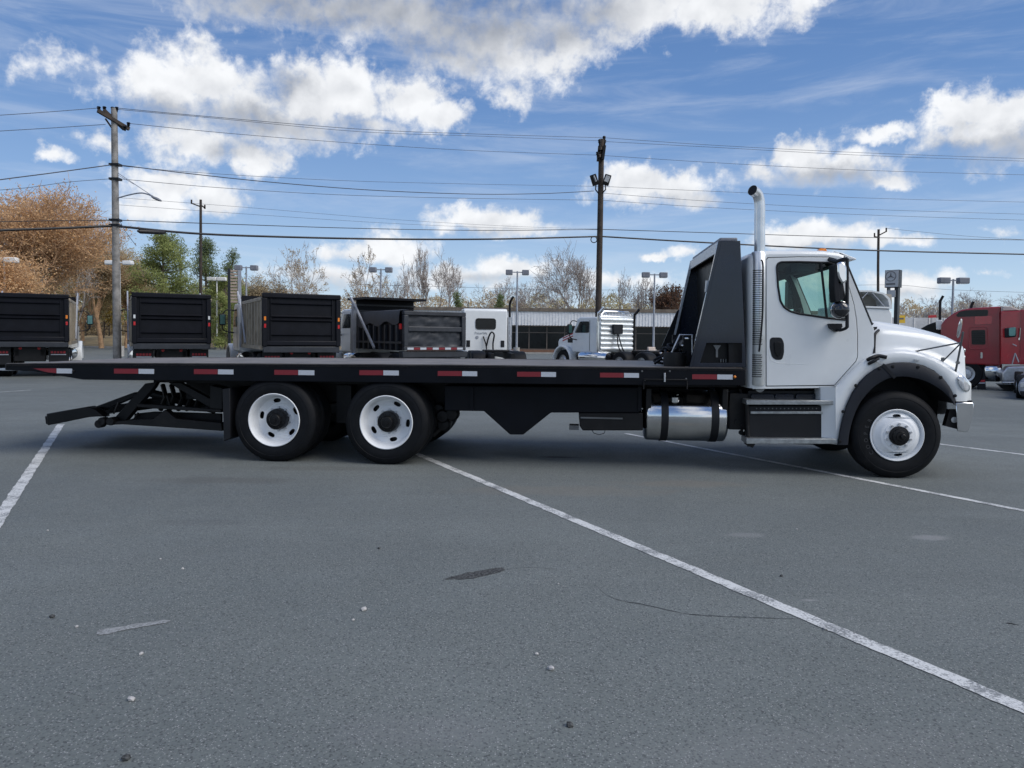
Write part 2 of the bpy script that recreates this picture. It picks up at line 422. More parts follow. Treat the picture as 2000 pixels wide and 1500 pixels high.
# ------------------------------------------------------------------ mesh helpers
class MB:
    def __init__(s):
        s.v, s.f = [], []

    def add(s, vs, fs):
        o = len(s.v)
        s.v += [tuple(p) for p in vs]
        s.f += [tuple(i + o for i in f) for f in fs]
        return s

    def box(s, a, c):
        x0, y0, z0 = a
        x1, y1, z1 = c
        return s.add([(x0, y0, z0), (x1, y0, z0), (x1, y1, z0), (x0, y1, z0), (x0, y0, z1), (x1, y0, z1), (x1, y1, z1), (x0, y1, z1)],
                     [(0, 3, 2, 1), (4, 5, 6, 7), (0, 1, 5, 4), (1, 2, 6, 5), (2, 3, 7, 6), (3, 0, 4, 7)])

    def prism(s, poly, a, c):
        """polygon of (u, z) between y = a and y = c"""
        n = len(poly)
        return s.add([(u, a, z) for u, z in poly] + [(u, c, z) for u, z in poly],
                     [tuple(range(n)), tuple(range(2 * n - 1, n - 1, -1))] + [(i, i + n, (i + 1) % n + n, (i + 1) % n) for i in range(n)])

    def bar(s, p, q, w, h=None):
        """square bar between two points"""
        p, q = Vector(p), Vector(q)
        h = h or w
        d = (q - p).normalized()
        up = Vector((0, 0, 1)) if abs(d.z) < 0.9 else Vector((0, 1, 0))
        sx = d.cross(up).normalized()
        sz = sx.cross(d)
        vs = [e + sx * (i * w / 2) + sz * (j * h / 2) for e in (p, q) for i, j in ((-1, -1), (1, -1), (1, 1), (-1, 1))]
        return s.add(vs, [(0, 1, 2, 3), (7, 6, 5, 4), (0, 4, 5, 1), (1, 5, 6, 2), (2, 6, 7, 3), (3, 7, 4, 0)])

    def tube(s, pts, r, n=8, cap=True):
        pts = [Vector(p) for p in pts]
        rs = r if isinstance(r, (list, tuple)) else [r] * len(pts)
        vs, fs = [], []
        ref = None
        for i, p in enumerate(pts):
            d = (pts[min(i + 1, len(pts) - 1)] - pts[max(i - 1, 0)]).normalized()
            if ref is None:
                ref = d.cross(Vector((0, 0, 1)) if abs(d.z) < 0.95 else Vector((1, 0, 0))).normalized()
            ref = (ref - d * ref.dot(d)).normalized()
            o = d.cross(ref)
            vs += [p + (ref * math.cos(t) + o * math.sin(t)) * rs[i] for t in (2 * math.pi * k / n for k in range(n))]
        for i in range(len(pts) - 1):
            for k in range(n):
                a, c = i * n + k, i * n + (k + 1) % n
                fs.append((a, c, c + n, a + n))
        if cap:
            fs += [tuple(range(n - 1, -1, -1)), tuple(range(len(vs) - n, len(vs)))]
        return s.add(vs, fs)

    def lathe(s, prof, c=(0, 0, 0), axis='y', n=32, skip=None):
        """profile of (radius, along axis); skip(angle, radius) leaves holes"""
        vs, fs = [], []
        for r, a in prof:
            for k in range(n):
                t = 2 * math.pi * k / n
                x, z = r * math.cos(t), r * math.sin(t)
                p = (x, a, z) if axis == 'y' else ((a, x, z) if axis == 'x' else (x, z, a))
                vs.append((p[0] + c[0], p[1] + c[1], p[2] + c[2]))
        for i in range(len(prof) - 1):
            for k in range(n):
                if skip and skip(2 * math.pi * (k + .5) / n, (prof[i][0] + prof[i + 1][0]) / 2):
                    continue
                fs.append((i * n + k, i * n + (k + 1) % n, (i + 1) * n + (k + 1) % n, (i + 1) * n + k))
        return s.add(vs, fs)

    def loft(s, rows, close=False):
        n = len(rows[0])
        vs = [p for r in rows for p in r]
        fs = []
        for i in range(len(rows) - 1):
            for k in range(n if close else n - 1):
                fs.append((i * n + k, i * n + (k + 1) % n, (i + 1) * n + (k + 1) % n, (i + 1) * n + k))
        return s.add(vs, fs)

    def panel(s, outer, holes, a, c):
        """plate with holes: (u, z) loops between y = a and y = c"""
        loops = [outer] + list(holes)
        tri = tessellate_polygon([[Vector((u, z, 0)) for u, z in lp] for lp in loops])
        flat = [p for lp in loops for p in lp]
        n = len(flat)
        fs = [tuple(t) for t in tri] + [tuple(i + n for i in reversed(t)) for t in tri]
        o = 0
        for lp in loops:
            m = len(lp)
            fs += [(o + i, o + (i + 1) % m, o + (i + 1) % m + n, o + i + n) for i in range(m)]
            o += m
        return s.add([(u, a, z) for u, z in flat] + [(u, c, z) for u, z in flat], fs)

    def build(s, name, mat, parent=None, smooth=None, bevel=0.0, loc=None, fix=True, seg=2, each=False, **props):
        if each:
            par = list(range(len(s.v)))

            def find(i):
                while par[i] != i:
                    par[i] = par[par[i]]
                    i = par[i]
                return i
            for f in s.f:
                for i in f[1:]:
                    par[find(i)] = find(f[0])
            groups = {}
            for f in s.f:
                groups.setdefault(find(f[0]), []).append(f)
            out = None
            for fs in groups.values():
                ids = sorted({i for f in fs for i in f})
                mp_ = {i: k for k, i in enumerate(ids)}
                out = MB().add([s.v[i] for i in ids], [tuple(mp_[i] for i in f) for f in fs]).build(name, mat, parent, smooth, bevel, loc, fix, seg, **props)
            return out
        me = bpy.data.meshes.new(name)
        me.from_pydata(s.v, [], s.f)
        if fix and len(s.f) < 60000:
            bm = bmesh.new()
            bm.from_mesh(me)
            bmesh.ops.recalc_face_normals(bm, faces=bm.faces)
            bm.to_mesh(me)
            bm.free()
        me.materials.append(M[mat] if isinstance(mat, str) else mat)
        if smooth is not None:
            me.polygons.foreach_set('use_smooth', [True] * len(me.polygons))
            me.set_sharp_from_angle(angle=R(smooth))
        o = bpy.data.objects.new(name, me)
        COL.objects.link(o)
        if parent is not None:
            o.parent = parent
        if loc is not None:
            o.location = loc
        if bevel:
            bv = o.modifiers.new('bevel', 'BEVEL')
            bv.width = bevel
            bv.segments = seg
            bv.limit_method = 'ANGLE'
            bv.angle_limit = R(35)
            bv.harden_normals = False
            if smooth is None:
                me.polygons.foreach_set('use_smooth', [True] * len(me.polygons))
                me.set_sharp_from_angle(angle=R(40))
        for k, v in props.items():
            o[k] = v
        return o


def tag(o, label, cat, group=None):
    o['label'] = label
    o['category'] = cat
    if group:
        o['group'] = group
    return o


def thing(name, label, cat, loc=(0, 0, 0), rz=0.0, group=None):
    o = bpy.data.objects.new(name, None)
    o.empty_display_size = 0.2
    COL.objects.link(o)
    o.location = loc
    o.rotation_euler = (0, 0, rz)
    return tag(o, label, cat, group)


def dup(o, parent=None, **props):
    c = o.copy()
    COL.objects.link(c)
    c.parent = parent
    for ch in list(o.children):
        dup(ch, c)
    for k, v in props.items():
        c[k] = v
    return c


class Frame:
    """a vertical plane on the ground; L(px, py, v) gives (u, z) of a photograph pixel on the plane v metres behind it"""
    def __init__(s, O, ang):
        s.O, s.ang = Vector(O), ang
        s.Ux = Vector((math.cos(ang), math.sin(ang), 0))
        s.V = Vector((-math.sin(ang), math.cos(ang), 0))

    def L(s, px, py, v=0.0):
        d = ray(px, py)
        t = (v - (EYE - s.O).dot(s.V)) / d.dot(s.V)
        p = EYE + d * t - s.O
        return p.dot(s.Ux), p.z

    def PP(s, poly, v=0.0):
        return [s.L(x, y, v) for x, y in poly]


def rounded(poly, r, n=4):
    """round the corners of a (u, z) polygon"""
    out = []
    m = len(poly)
    for i in range(m):
        p0, p1, p2 = Vector(poly[i - 1]), Vector(poly[i]), Vector(poly[(i + 1) % m])
        rr = r[i] if isinstance(r, (list, tuple)) else r
        a = (p0 - p1)
        c = (p2 - p1)
        k = min(rr, a.length * .45, c.length * .45)
        if k < 1e-4:
            out.append(tuple(p1))
            continue
        q0, q2 = p1 + a.normalized() * k, p1 + c.normalized() * k
        for j in range(n + 1):
            t = j / n
            q = q0 * (1 - t) ** 2 + p1 * 2 * t * (1 - t) + q2 * t * t
            out.append((q.x, q.y))
    return out


def spline(pts, n=8):
    """Catmull-Rom through points of any dimension"""
    P = [np.array(p, float) for p in pts]
    out = []
    for i in range(len(P) - 1):
        a, b_, c, d = P[max(i - 1, 0)], P[i], P[i + 1], P[min(i + 2, len(P) - 1)]
        for j in range(n):
            t = j / n
            out.append(tuple(.5 * (2 * b_ + (c - a) * t + (2 * a - 5 * b_ + 4 * c - d) * t * t + (3 * b_ - a - 3 * c + d) * t ** 3)))
    out.append(tuple(P[-1]))
    return out


def text_mesh(s, size, depth=0.002):
    cu = bpy.data.curves.new('lettering', 'FONT')
    cu.body = s
    cu.size = size
    cu.extrude = depth
    cu.resolution_u = 3
    cu.align_x = 'CENTER'
    cu.align_y = 'CENTER'
    o = bpy.data.objects.new('lettering', cu)
    COL.objects.link(o)
    me = bpy.data.meshes.new_from_object(o.evaluated_get(bpy.context.evaluated_depsgraph_get()))
    vs = [tuple(v.co) for v in me.vertices]
    fs = [tuple(p.vertices) for p in me.polygons]
    bpy.data.objects.remove(o)
    bpy.data.curves.remove(cu)
    bpy.data.meshes.remove(me)
    return vs, fs

# ------------------------------------------------------------------ ground
def ground_mat():
    m = bpy.data.materials.new('asphalt')
    m.use_nodes = True
    b = NB(m.node_tree)
    p = m.node_tree.nodes['Principled BSDF']
    tc = b.n('ShaderNodeTexCoord').outputs['Object']
    big, _ = b.noise(tc, 0.22, 5.0, 0.6, 0.4)
    mid, _ = b.noise(tc, 1.7, 6.0, 0.65)
    sm, _ = b.noise(tc, 55.0, 3.0, 0.7)
    vo = b.n('ShaderNodeTexVoronoi')
    b.put(vo.inputs['Vector'], tc)
    vo.inputs['Scale'].default_value = 125.0
    vs = b.n('ShaderNodeSeparateColor')
    b.put(vs.inputs[0], vo.outputs['Color'])
    base = b.mix(b.smooth(big, 0.34, 0.66), (0.134, 0.153, 0.146, 1), (0.186, 0.207, 0.196, 1))
    lane = b.n('ShaderNodeMapping')
    b.put(lane.inputs['Vector'], tc)
    lane.inputs['Rotation'].default_value = (0, 0, R(8))
    lane.inputs['Scale'].default_value = (0.09, 0.75, 1.0)
    ln_, _ = b.noise(lane.outputs[0], 1.0, 5.0, 0.6, 0.3)
    base = b.mix(b.smooth(ln_, 0.46, 0.66, 0.0, 0.42), base, (0.123, 0.137, 0.131, 1))
    base = b.mix(b.smooth(ln_, 0.44, 0.28, 0.0, 0.35), base, (0.202, 0.220, 0.206, 1))
    base = b.mix(b.m('MULTIPLY', b.smooth(mid, 0.35, 0.7), 0.45), base, (0.147, 0.164, 0.155, 1))
    base = b.mix(b.smooth(sm, 0.3, 0.72, 0.0, 0.55), base, (0.085, 0.092, 0.098, 1))
    stone = b.m('MULTIPLY', b.smooth(vs.outputs[0], 0.72, 0.95), b.smooth(vo.outputs['Distance'], 0.55, 0.25))
    base = b.mix(b.m('MULTIPLY', stone, 0.62), base, (0.42, 0.42, 0.42, 1))
    dark = b.smooth(vs.outputs[1], 0.78, 0.95)
    base = b.mix(b.m('MULTIPLY', dark, 0.6), base, (0.035, 0.037, 0.042, 1))
    # oil and tyre dirt where trucks stand: worn patches with a shape of their own
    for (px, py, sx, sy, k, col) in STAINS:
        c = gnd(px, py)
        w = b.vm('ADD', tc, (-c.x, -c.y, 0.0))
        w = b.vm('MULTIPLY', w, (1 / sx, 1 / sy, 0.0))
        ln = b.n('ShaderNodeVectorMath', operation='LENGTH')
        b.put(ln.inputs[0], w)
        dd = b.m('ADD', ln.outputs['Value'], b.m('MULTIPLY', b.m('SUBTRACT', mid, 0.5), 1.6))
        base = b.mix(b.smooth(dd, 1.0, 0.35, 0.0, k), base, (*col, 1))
    b.put(p.inputs['Base Color'], base)
    b.put(p.inputs['Roughness'], b.smooth(mid, 0.3, 0.7, 0.72, 0.88))
    p.inputs['Specular IOR Level'].default_value = 0.35
    bn = b.n('ShaderNodeBump')
    bn.inputs['Strength'].default_value = 0.55
    bn.inputs['Distance'].default_value = 0.006
    b.put(bn.inputs['Height'], b.m('ADD', sm, b.m('MULTIPLY', vs.outputs[0], 0.5)))
    b.put(p.inputs['Normal'], bn.outputs[0])
    return m


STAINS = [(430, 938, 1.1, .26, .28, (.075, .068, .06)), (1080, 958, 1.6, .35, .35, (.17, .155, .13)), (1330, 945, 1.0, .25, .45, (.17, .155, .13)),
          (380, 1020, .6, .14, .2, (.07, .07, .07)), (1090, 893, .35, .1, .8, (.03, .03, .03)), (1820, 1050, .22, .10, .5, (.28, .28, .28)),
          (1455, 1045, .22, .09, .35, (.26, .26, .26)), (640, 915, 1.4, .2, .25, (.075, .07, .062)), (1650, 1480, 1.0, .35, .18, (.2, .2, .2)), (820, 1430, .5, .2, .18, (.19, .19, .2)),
          (1580, 1172, .08, .03, .5, (.3, .3, .3))]
M['asphalt'] = ground_mat()
M['earth'] = pmat('dry_ground', (0.16, 0.145, 0.115), 0.95, var=0.3, vscale=0.05)
M['lawn'] = pmat('dormant_grass', (0.34, 0.26, 0.14), 0.95, var=0.3, vscale=0.8, bump=0.6, bscale=6, dirt=(0.2, 0.17, 0.09, 0.5), dscale=0.4)


def sheet(name, pts, mat, **kw):
    mb = MB()
    mb.add(pts, [tuple(range(len(pts)))])
    return mb.build(name, mat, fix=False, kind='structure', **kw)


gm = MB()
N = 24
for k in range(N):
    pass
gm.add([(3000 * math.cos(2 * math.pi * k / 48), 3000 * math.sin(2 * math.pi * k / 48), -0.02) for k in range(48)], [tuple(range(48))])
gm.build('ground', 'earth', fix=False, kind='structure')
sheet('parking_lot', [(-140, -60, 0), (160, -60, 0), (160, 78, 0), (-140, 78, 0)], 'asphalt')

# worn white paint lines
pm = bpy.data.materials.new('worn_white_line_paint')
pm.use_nodes = True
b = NB(pm.node_tree)
p_ = pm.node_tree.nodes['Principled BSDF']
tcn = b.n('ShaderNodeTexCoord').outputs['Object']
na, _ = b.noise(tcn, 70.0, 4.0, 0.7)
nb_, _ = b.noise(tcn, 4.0, 5.0, 0.65)
wear = b.smooth(b.m('ADD', na, b.m('MULTIPLY', b.m('SUBTRACT', nb_, 0.5), 0.9)), 0.44, 0.66)
b.put(p_.inputs['Base Color'], b.mix(wear, (0.58, 0.59, 0.58, 1), (0.19, 0.20, 0.204, 1)))
p_.inputs['Roughness'].default_value = 0.8
M['linepaint'] = pm


def ground_line(a, c, w=0.1, name='parking_line'):
    A, B_ = gnd(*a), gnd(*c)
    d = (B_ - A).normalized()
    s = Vector((-d.y, d.x, 0)) * (w / 2)
    mb = MB()
    n = 260
    rnd = random.Random(int(a[0] + 99))
    L_, R_ = [], []
    for i in range(n + 1):
        q = A.lerp(B_, i / n)
        q.z = 0.004
        wv = .06 * math.sin(i * .7) + .04 * math.sin(i * .23)
        L_.append(q + s * (1 + rnd.uniform(-.07, .06) + wv))
        R_.append(q - s * (1 + rnd.uniform(-.07, .06) - wv))
    mb.loft([L_, R_])
    return mb.build(name, 'linepaint', fix=False, kind='structure')


ground_line((-230, 1360), (119, 829), .11)
ground_line((800, 881), (2500, 1594), .105)
ground_line((1222, 847), (2300, 1056), .09)
ground_line((1790, 862), (2300, 926), .09)
ground_line((-500, 800), (60, 762), .08)


def crack(pts, w):
    P = [gnd(x, y, 0.003) for x, y in spline(pts, 7)]
    rnd = random.Random(int(pts[0][0]))
    a, c = [], []
    for i, p in enumerate(P):
        ww = w * (rnd.uniform(.3, 1.0)) * min(1, .3 + i / 4, .3 + (len(P) - 1 - i) / 4)
        j = Vector((rnd.uniform(-1, 1) * w * .8, rnd.uniform(-1, 1) * w * .8, 0))
        a.append(p + j + Vector((0, ww, 0)))
        c.append(p + j - Vector((0, ww, 0)))
    return MB().loft([a, c]).build('pavement_crack', M['crackm'], fix=False, kind='structure')


M['crackm'] = pmat('crack_dirt', (0.022, 0.022, 0.024), 0.95, var=0.4, vscale=60)
M['scuffm'] = pmat('pale_scuff', (0.25, 0.26, 0.26), 0.9, var=0.45, vscale=70)
M['gougem'] = pmat('worn_gouge', (0.065, 0.068, 0.068), 0.95, var=0.85, vscale=55, bump=0.8, bscale=90)
crack([(1158, 1135), (1180, 1158), (1210, 1172), (1260, 1181), (1340, 1198), (1420, 1204), (1560, 1209)], .0042)
crack([(980, 1112), (1040, 1108), (1090, 1112)], .0025)
crack([(1600, 1222), (1640, 1229)], .012)
crack([(1965, 1216), (1985, 1219)], .012)


def scuff(pts, m, name, seed):
    P = [gnd(x, y, 0.003) for x, y in spline(pts + [pts[0]], 6)]
    rnd = random.Random(seed)
    P = [p + Vector((rnd.uniform(-.008, .008), rnd.uniform(-.008, .008), 0)) for p in P[:-1]]
    return MB().add(P, [tuple(range(len(P)))]).build(name, M[m], fix=False, kind='structure')


scuff([(866, 1131), (900, 1121), (945, 1113), (978, 1108), (983, 1114), (960, 1121), (915, 1130)], 'gougem', 'pavement_gouge', 1)
scuff([(188, 1231), (250, 1221), (318, 1211), (332, 1213), (310, 1219), (240, 1231), (195, 1240)], 'scuffm', 'pavement_scuff', 2)

# loose pebbles one can see
PEB = [(711, 1192, .022), (256, 1368, .018), (1077, 1308, .020), (1048, 1279, .012), (276, 1278, .012), (102, 1206, .016), (357, 1111, .010), (247, 1484, .018),
       (1113, 1418, .018), (740, 1072, .012), (93, 1037, .012), (1526, 1126, .012), (1090, 1141, .008), (690, 1212, .010), (1556, 1034, .010), (1612, 1230, .012), (150, 1225, .010), (313, 1093, .010)]
PLAB = ['pale pebble on the asphalt right of the chalky scuff', 'pebble on the asphalt below and right of the scuff, alone near the bottom left', 'white pebble on the asphalt below the long crack', 'small pebble just above the white pebble below the crack',
        'flat pebble on the asphalt just below the chalky scuff', 'dark pebble on the asphalt left of the chalky scuff', 'tiny pebble on the asphalt above the chalky scuff', 'dark pebble at the bottom left edge of the asphalt',
        'dark pebble on bare asphalt at the bottom centre', 'tiny pebble on the asphalt above and left of the dark gouge', 'pebble on the asphalt beside the left white line', 'dark pebble on the asphalt above the middle white line',
        'tiny pebble beside the right end of the gouge', 'chip of stone just below the pebble right of the scuff', 'tiny pebble on the asphalt between the two right white lines', 'chip of stone lying against the middle white line', 'tiny pebble near the left end of the chalky scuff', 'tiny pebble well above the chalky scuff']
for (px, py, r), lb in zip(PEB, PLAB):
    bm = bmesh.new()
    bmesh.ops.create_icosphere(bm, subdivisions=1, radius=r)
    for v in bm.verts:
        v.co *= random.uniform(.75, 1.2)
        v.co.z *= .7
    me = bpy.data.meshes.new('pebble')
    bm.to_mesh(me)
    bm.free()
    me.materials.append(M['stone'] if 'dark' not in lb else M['gougem'])
    o = bpy.data.objects.new('pebble', me)
    COL.objects.link(o)
    o.location = gnd(px, py) + Vector((0, 0, r * .45))
    tag(o, lb, 'pebble', 'loose pebbles on the asphalt')

# ------------------------------------------------------------------ the flatbed truck
O_ = gnd(1751, 935)
R_ = gnd(757, 908)
TF = Frame(O_, math.atan2(O_.y - R_.y, O_.x - R_.x))
L, PP = TF.L, TF.PP
TR = thing('flatbed_truck', 'long white rollback tow truck with black flatbed parked across the asphalt', 'truck', O_, TF.ang)
VW = 2.44


def P3(px, py, v):
    u, z = L(px, py, v)
    return (u, v, z)


# --- wheels
TY = [(.292, .014), (.30, .002), (.325, -.006), (.365, -.014), (.41, -.016), (.432, -.012), (.436, -.016), (.452, -.012), (.47, -.004), (.487, .008), (.503, .022), (.512, .036), (.515, .05)]
WID = .285


def tyre_profile(k=1.0):
    half = [(r if r > .45 else .45 - (.45 - r) * (.45 - .30 * k) / .15, a) for r, a in TY]
    tread = []
    for a in (.082, .122, .163, .203):
        tread += [(.516, a - .007), (.504, a - .0055), (.504, a + .0055), (.516, a + .007)]
    return half + tread + [(r, WID - a) for r, a in reversed(half)] + [(.27 * k, WID * .8), (.27 * k, WID * .2), half[0]]


def tyre(parent, c=(0, 0, 0), k=1.0):
    mb = MB().lathe(tyre_profile(k), c, n=72)
    return mb.build('tyre', 'rubber', parent, smooth=32)


def lugs(mb, r, a, n=10, s=.016, h=.03, out=-1):
    for k in range(n):
        t = 2 * math.pi * (k + .5) / n
        mb.tube([(r * math.cos(t), a, r * math.sin(t)), (r * math.cos(t), a + out * h, r * math.sin(t))], s, 6)


def disc(w, ro, ri, holes, f, n=96):
    """wheel disc between two radii with smooth oval hand holes; f(r) is its depth"""
    circ = lambda r, m: [(r * math.cos(2 * math.pi * k / m), r * math.sin(2 * math.pi * k / m)) for k in range(m)]
    lps = [circ(ro, n), circ(ri, n)]
    for a, rc, ht, hr in holes:
        lp = []
        for k in range(28):
            t = 2 * math.pi * k / 28
            ct, st_ = math.cos(t), math.sin(t)
            x = math.copysign(abs(ct) ** .8, ct) * hr
            y = math.copysign(abs(st_) ** .8, st_) * ht
            aa, rr = a + y / rc, rc + x
            lp.append((rr * math.cos(aa), rr * math.sin(aa)))
        lps.append(lp)
    tri = tessellate_polygon([[Vector((x, z, 0)) for x, z in lp] for lp in lps])
    flat = [p for lp in lps for p in lp]
    dep = [f(math.hypot(x, z)) for x, z in flat]
    m = len(flat)
    vs = [(x, d, z) for (x, z), d in zip(flat, dep)] + [(x, d + .014, z) for (x, z), d in zip(flat, dep)]
    fs = [tuple(t) for t in tri]
    o = 2 * n
    for _ in holes:
        fs += [(o + i, o + (i + 1) % 28, o + (i + 1) % 28 + m, o + i + m) for i in range(28)]
        o += 28
    w.add(vs, fs)


def front_wheel(loc, face=1):
    w = MB()
    prof = [(.27, .10), (.278, .06), (.282, .02), (.292, .004), (.302, -.004), (.306, -.014), (.299, -.02), (.289, -.012), (.281, .008), (.276, .024), (.270, .028), (.262, .012), (.258, .004)]
    w.lathe(prof, n=96)
    w.lathe([(.196, -.045), (.19, -.047), (.176, -.050), (.166, -.052), (.162, -.058), (.157, -.060), (.10, -.060)], n=96)
    disc(w, .258, .196, [(R(93), .230, .047, .017), (R(274), .230, .047, .017)], lambda r: .004 + (-.049) * min(1, (.258 - r) / .062) ** .8)
    w.lathe([(.29, .16), (.0, .16)], n=32)
    o = w.build('wheel', 'rim', TR, smooth=40, loc=loc)
    tyre(o)
    h = MB().lathe([(.112, -.055), (.112, -.085), (.106, -.095), (.09, -.098), (.085, -.12), (.058, -.125), (.052, -.135), (0.0001, -.138)], n=40)
    h.lathe([(.03, -.13), (.03, -.16), (.022, -.168), (.0001, -.168)], n=20, c=(.012, 0, 0))
    h.build('hub', 'hub', o, smooth=35)
    n = MB()
    lugs(n, .137, -.058, 10, .0135, .024)
    n.build('lug_nut_ring', 'dullalu', o, smooth=30, kind='stuff')
    return o


def rear_wheel(loc, phase):
    w = MB()
    K = 1.065
    prof = [(.292, .012), (.303, 0), (.306, -.01), (.298, -.016), (.290, -.008), (.282, .012), (.274, .03), (.268, .07), (.262, .11), (.258, .135), (.250, .152)]
    w.lathe([(r * K, a) for r, a in prof], n=96)
    w.lathe([(r * K, a) for r, a in [(.178, .166), (.168, .165), (.163, .158), (.158, .156), (.10, .156)]], n=96)
    disc(w, .250 * K, .178 * K, [(R(phase + 72 * k), .214 * K, .047, .026) for k in range(5)], lambda r: .152 + .014 * min(1, (.25 * K - r) / .03))
    o = w.build('wheel', 'rim', TR, smooth=40, loc=loc)
    tyre(o, k=K)
    t2 = MB().lathe(tyre_profile(K), (0, WID + .045, 0), n=48)
    t2.build('tyre', 'rubber', o, smooth=32)
    dk = MB().lathe([(.285, .24), (.0001, .24)], n=32)
    dk.build('brake_drum', 'hub', o)
    h = MB().lathe([(.132, .158), (.13, .10), (.126, .06), (.119, .045), (.078, .04), (.07, .01), (.062, .0), (.0001, -.004)], n=40)
    lugs(h, .099, .045, 8, .010, .014)
    h.tube([(.0, -.003, 0), (0, -.022, 0)], .024, 6)
    h.build('hub', 'hub', o, smooth=35)
    n = MB()
    lugs(n, .142, .156, 10, .015, .03)
    n.build('lug_nut_ring', 'dullalu', o, smooth=30, kind='stuff')
    return o


fu, fz = L(1752, 850, 0)
r1 = L(537, 826, 0)
r2 = L(756, 829, 0)
fw = front_wheel((fu, .012, .512))
LET = MB()
for i, ch in enumerate('COOPER'):
    t = R(217 - 13.0 * i)
    vs, fs = text_mesh(ch, .062, .002)
    rr = .352
    c, s_ = math.cos(t), math.sin(t)
    rot = t - math.pi / 2
    LET.add([(rr * c + x * math.cos(rot) - y * math.sin(rot), -.0135 - z, rr * s_ + x * math.sin(rot) + y * math.cos(rot)) for x, y, z in vs], fs)
M['letter'] = pmat('moulded_tyre_lettering', (0.032, 0.034, 0.038), 0.45, var=0.2)
LET.build('lettering', 'letter', fw, fix=False, kind='stuff')
fw2 = dup(fw, TR)
fw2.location = (fu, VW - .02, .512)
fw2.rotation_euler = (0, 0, math.pi)
for (u, z), ph in ((r1, 98), (r2, 66)):
    a = rear_wheel((u - .01, 0.0, .532), ph)
    a.scale = (1.04, 1, 1.04)
    c = dup(a, TR)
    c.location = (u - .01, VW, .532)
    c.rotation_euler = (0, 0, math.pi)
ax = MB()
for u in (r1[0], r2[0], fu):
    ax.tube([(u, .3, .5), (u, VW - .3, .5)], .07, 10)
for u in (r1[0], r2[0]):
    ax.lathe([(.001, -.2), (.16, -.16), (.2, 0), (.16, .16), (.001, .2)], (u, VW / 2, .5), n=16)
ax.build('axle', 'frame', TR, each=True, smooth=40)

# --- chassis
zs = lambda px, py, v=0: L(px, py, v)[1]
us = lambda px, py=740, v=0: L(px, py, v)[0]
ch = MB()
for v in (.78, 1.58):
    ch.box((us(300), v, .70), (us(1860), v + .09, .97))
for px in (480, 640, 860, 1000, 1240, 1420, 1640):
    ch.box((us(px), .87, .74), (us(px) + .1, 1.58, .93))
ch.build('chassis_frame', 'frame', TR, each=True, bevel=.008)
sus = MB()
um = (r1[0] + r2[0]) / 2
for v in (.62, 1.70):
    sus.prism([(um - .8, .50), (um - .72, .60), (um, .72), (um + .72, .60), (um + .8, .50), (um, .58)], v, v + .1)
    sus.bar((um, v, .45), (um, v, .95), .2, .2)
for px, py, v in ((866, 812, .5), (868, 828, .55), (884, 808, .5), (858, 800, .6)):
    p = P3(px, py, v)
    sus.lathe([(.001, -.09), (.07, -.085), (.09, -.05), (.09, .05), (.07, .085), (.001, .09)], p, n=18)
sus.tube([P3(845, 850, .5), P3(862, 835, .5), P3(872, 815, .5), P3(870, 795, .5)], .035, 8)
sus.tube([P3(640, 812, .9), P3(660, 795, .9), P3(665, 770, .9)], .03, 8)
sus.build('suspension', 'frame', TR, each=True, smooth=40)
mf = MB()
mf.prism(PP([(434, 760), (449, 758), (450, 856), (437, 862)], .02), .02, .62)
mf.build('mud_flap', 'plastic', TR, bevel=.006)
mf = MB().prism(PP([(434, 760), (449, 758), (450, 856), (437, 862)], .02), 1.82, 2.42)
mf.build('mud_flap', 'plastic', TR, bevel=.006)

# side body under the bed with the hopper shaped box
sb = MB()
sb.prism(PP([(868, 753), (1250, 756), (1250, 806), (1100, 806), (1076, 806), (1022, 849), (996, 849), (945, 803), (868, 802)], .22), .22, .60)
sb.build('side_skirt', 'bedside', TR, bevel=.01)
sk2 = MB().prism(PP([(868, 753), (1250, 756), (1250, 806), (1100, 806), (1076, 806), (1022, 849), (996, 849), (945, 803), (868, 802)], .22), 1.84, 2.22)
sk2.build('side_skirt', 'bedside', TR, bevel=.01)
rb = MB()
for px in (918, 1246):
    rb.prism(PP([(px, 755), (px + 7, 755), (px + 7, 802), (px, 802)], .215), .195, .23)
for px in (938, 978, 1056, 1094, 1170):
    p = P3(px, 764, .22)
    rb.lathe([(.008, -.008), (.008, .002)], p, n=6)
rb.prism(PP([(925, 757), (1246, 759), (1246, 763), (925, 761)], .2), .205, .23)
rb.build('skirt_rib', 'bedside', TR, each=True)
bx = MB()
bx.prism(PP([(1130, 806), (1256, 806), (1256, 841), (1138, 841), (1132, 832)], .24), .24, .75)
bx.build('battery_box', 'frame', TR, bevel=.012)
bt = MB()
bt.prism(PP([(1134, 814), (1216, 816), (1216, 819), (1134, 817)], .235), .225, .25)
bt.box((L(1112, 806, .3)[0], .3, L(0, 815, .3)[1]), (L(1131, 806, .3)[0], .5, L(0, 807, .3)[1]))
bt.tube([P3(1156, 840, .3), P3(1160, 846, .3), P3(1170, 849, .3), P3(1180, 846, .3), P3(1182, 840, .3)], .006, 6)
bt.build('battery_box_latch', 'nutblack', TR, each=True)

# --- the bed
VB0, VB1 = -.03, 2.50
rail_px = [(12, 711), (12, 723), (64, 725), (162, 741.5), (700, 746.5), (1240, 752), (1456, 753), (1456, 720.5), (1300, 719), (900, 714), (500, 711.5), (162, 710)]
rail = PP(rail_px, VB0)
rl = MB().prism(rail, VB0, VB0 + .07)
rl.build('side_rail', 'bedside', TR, bevel=.006)
rl = MB().prism(rail, VB1 - .07, VB1)
rl.build('side_rail', 'bedside', TR, bevel=.006)
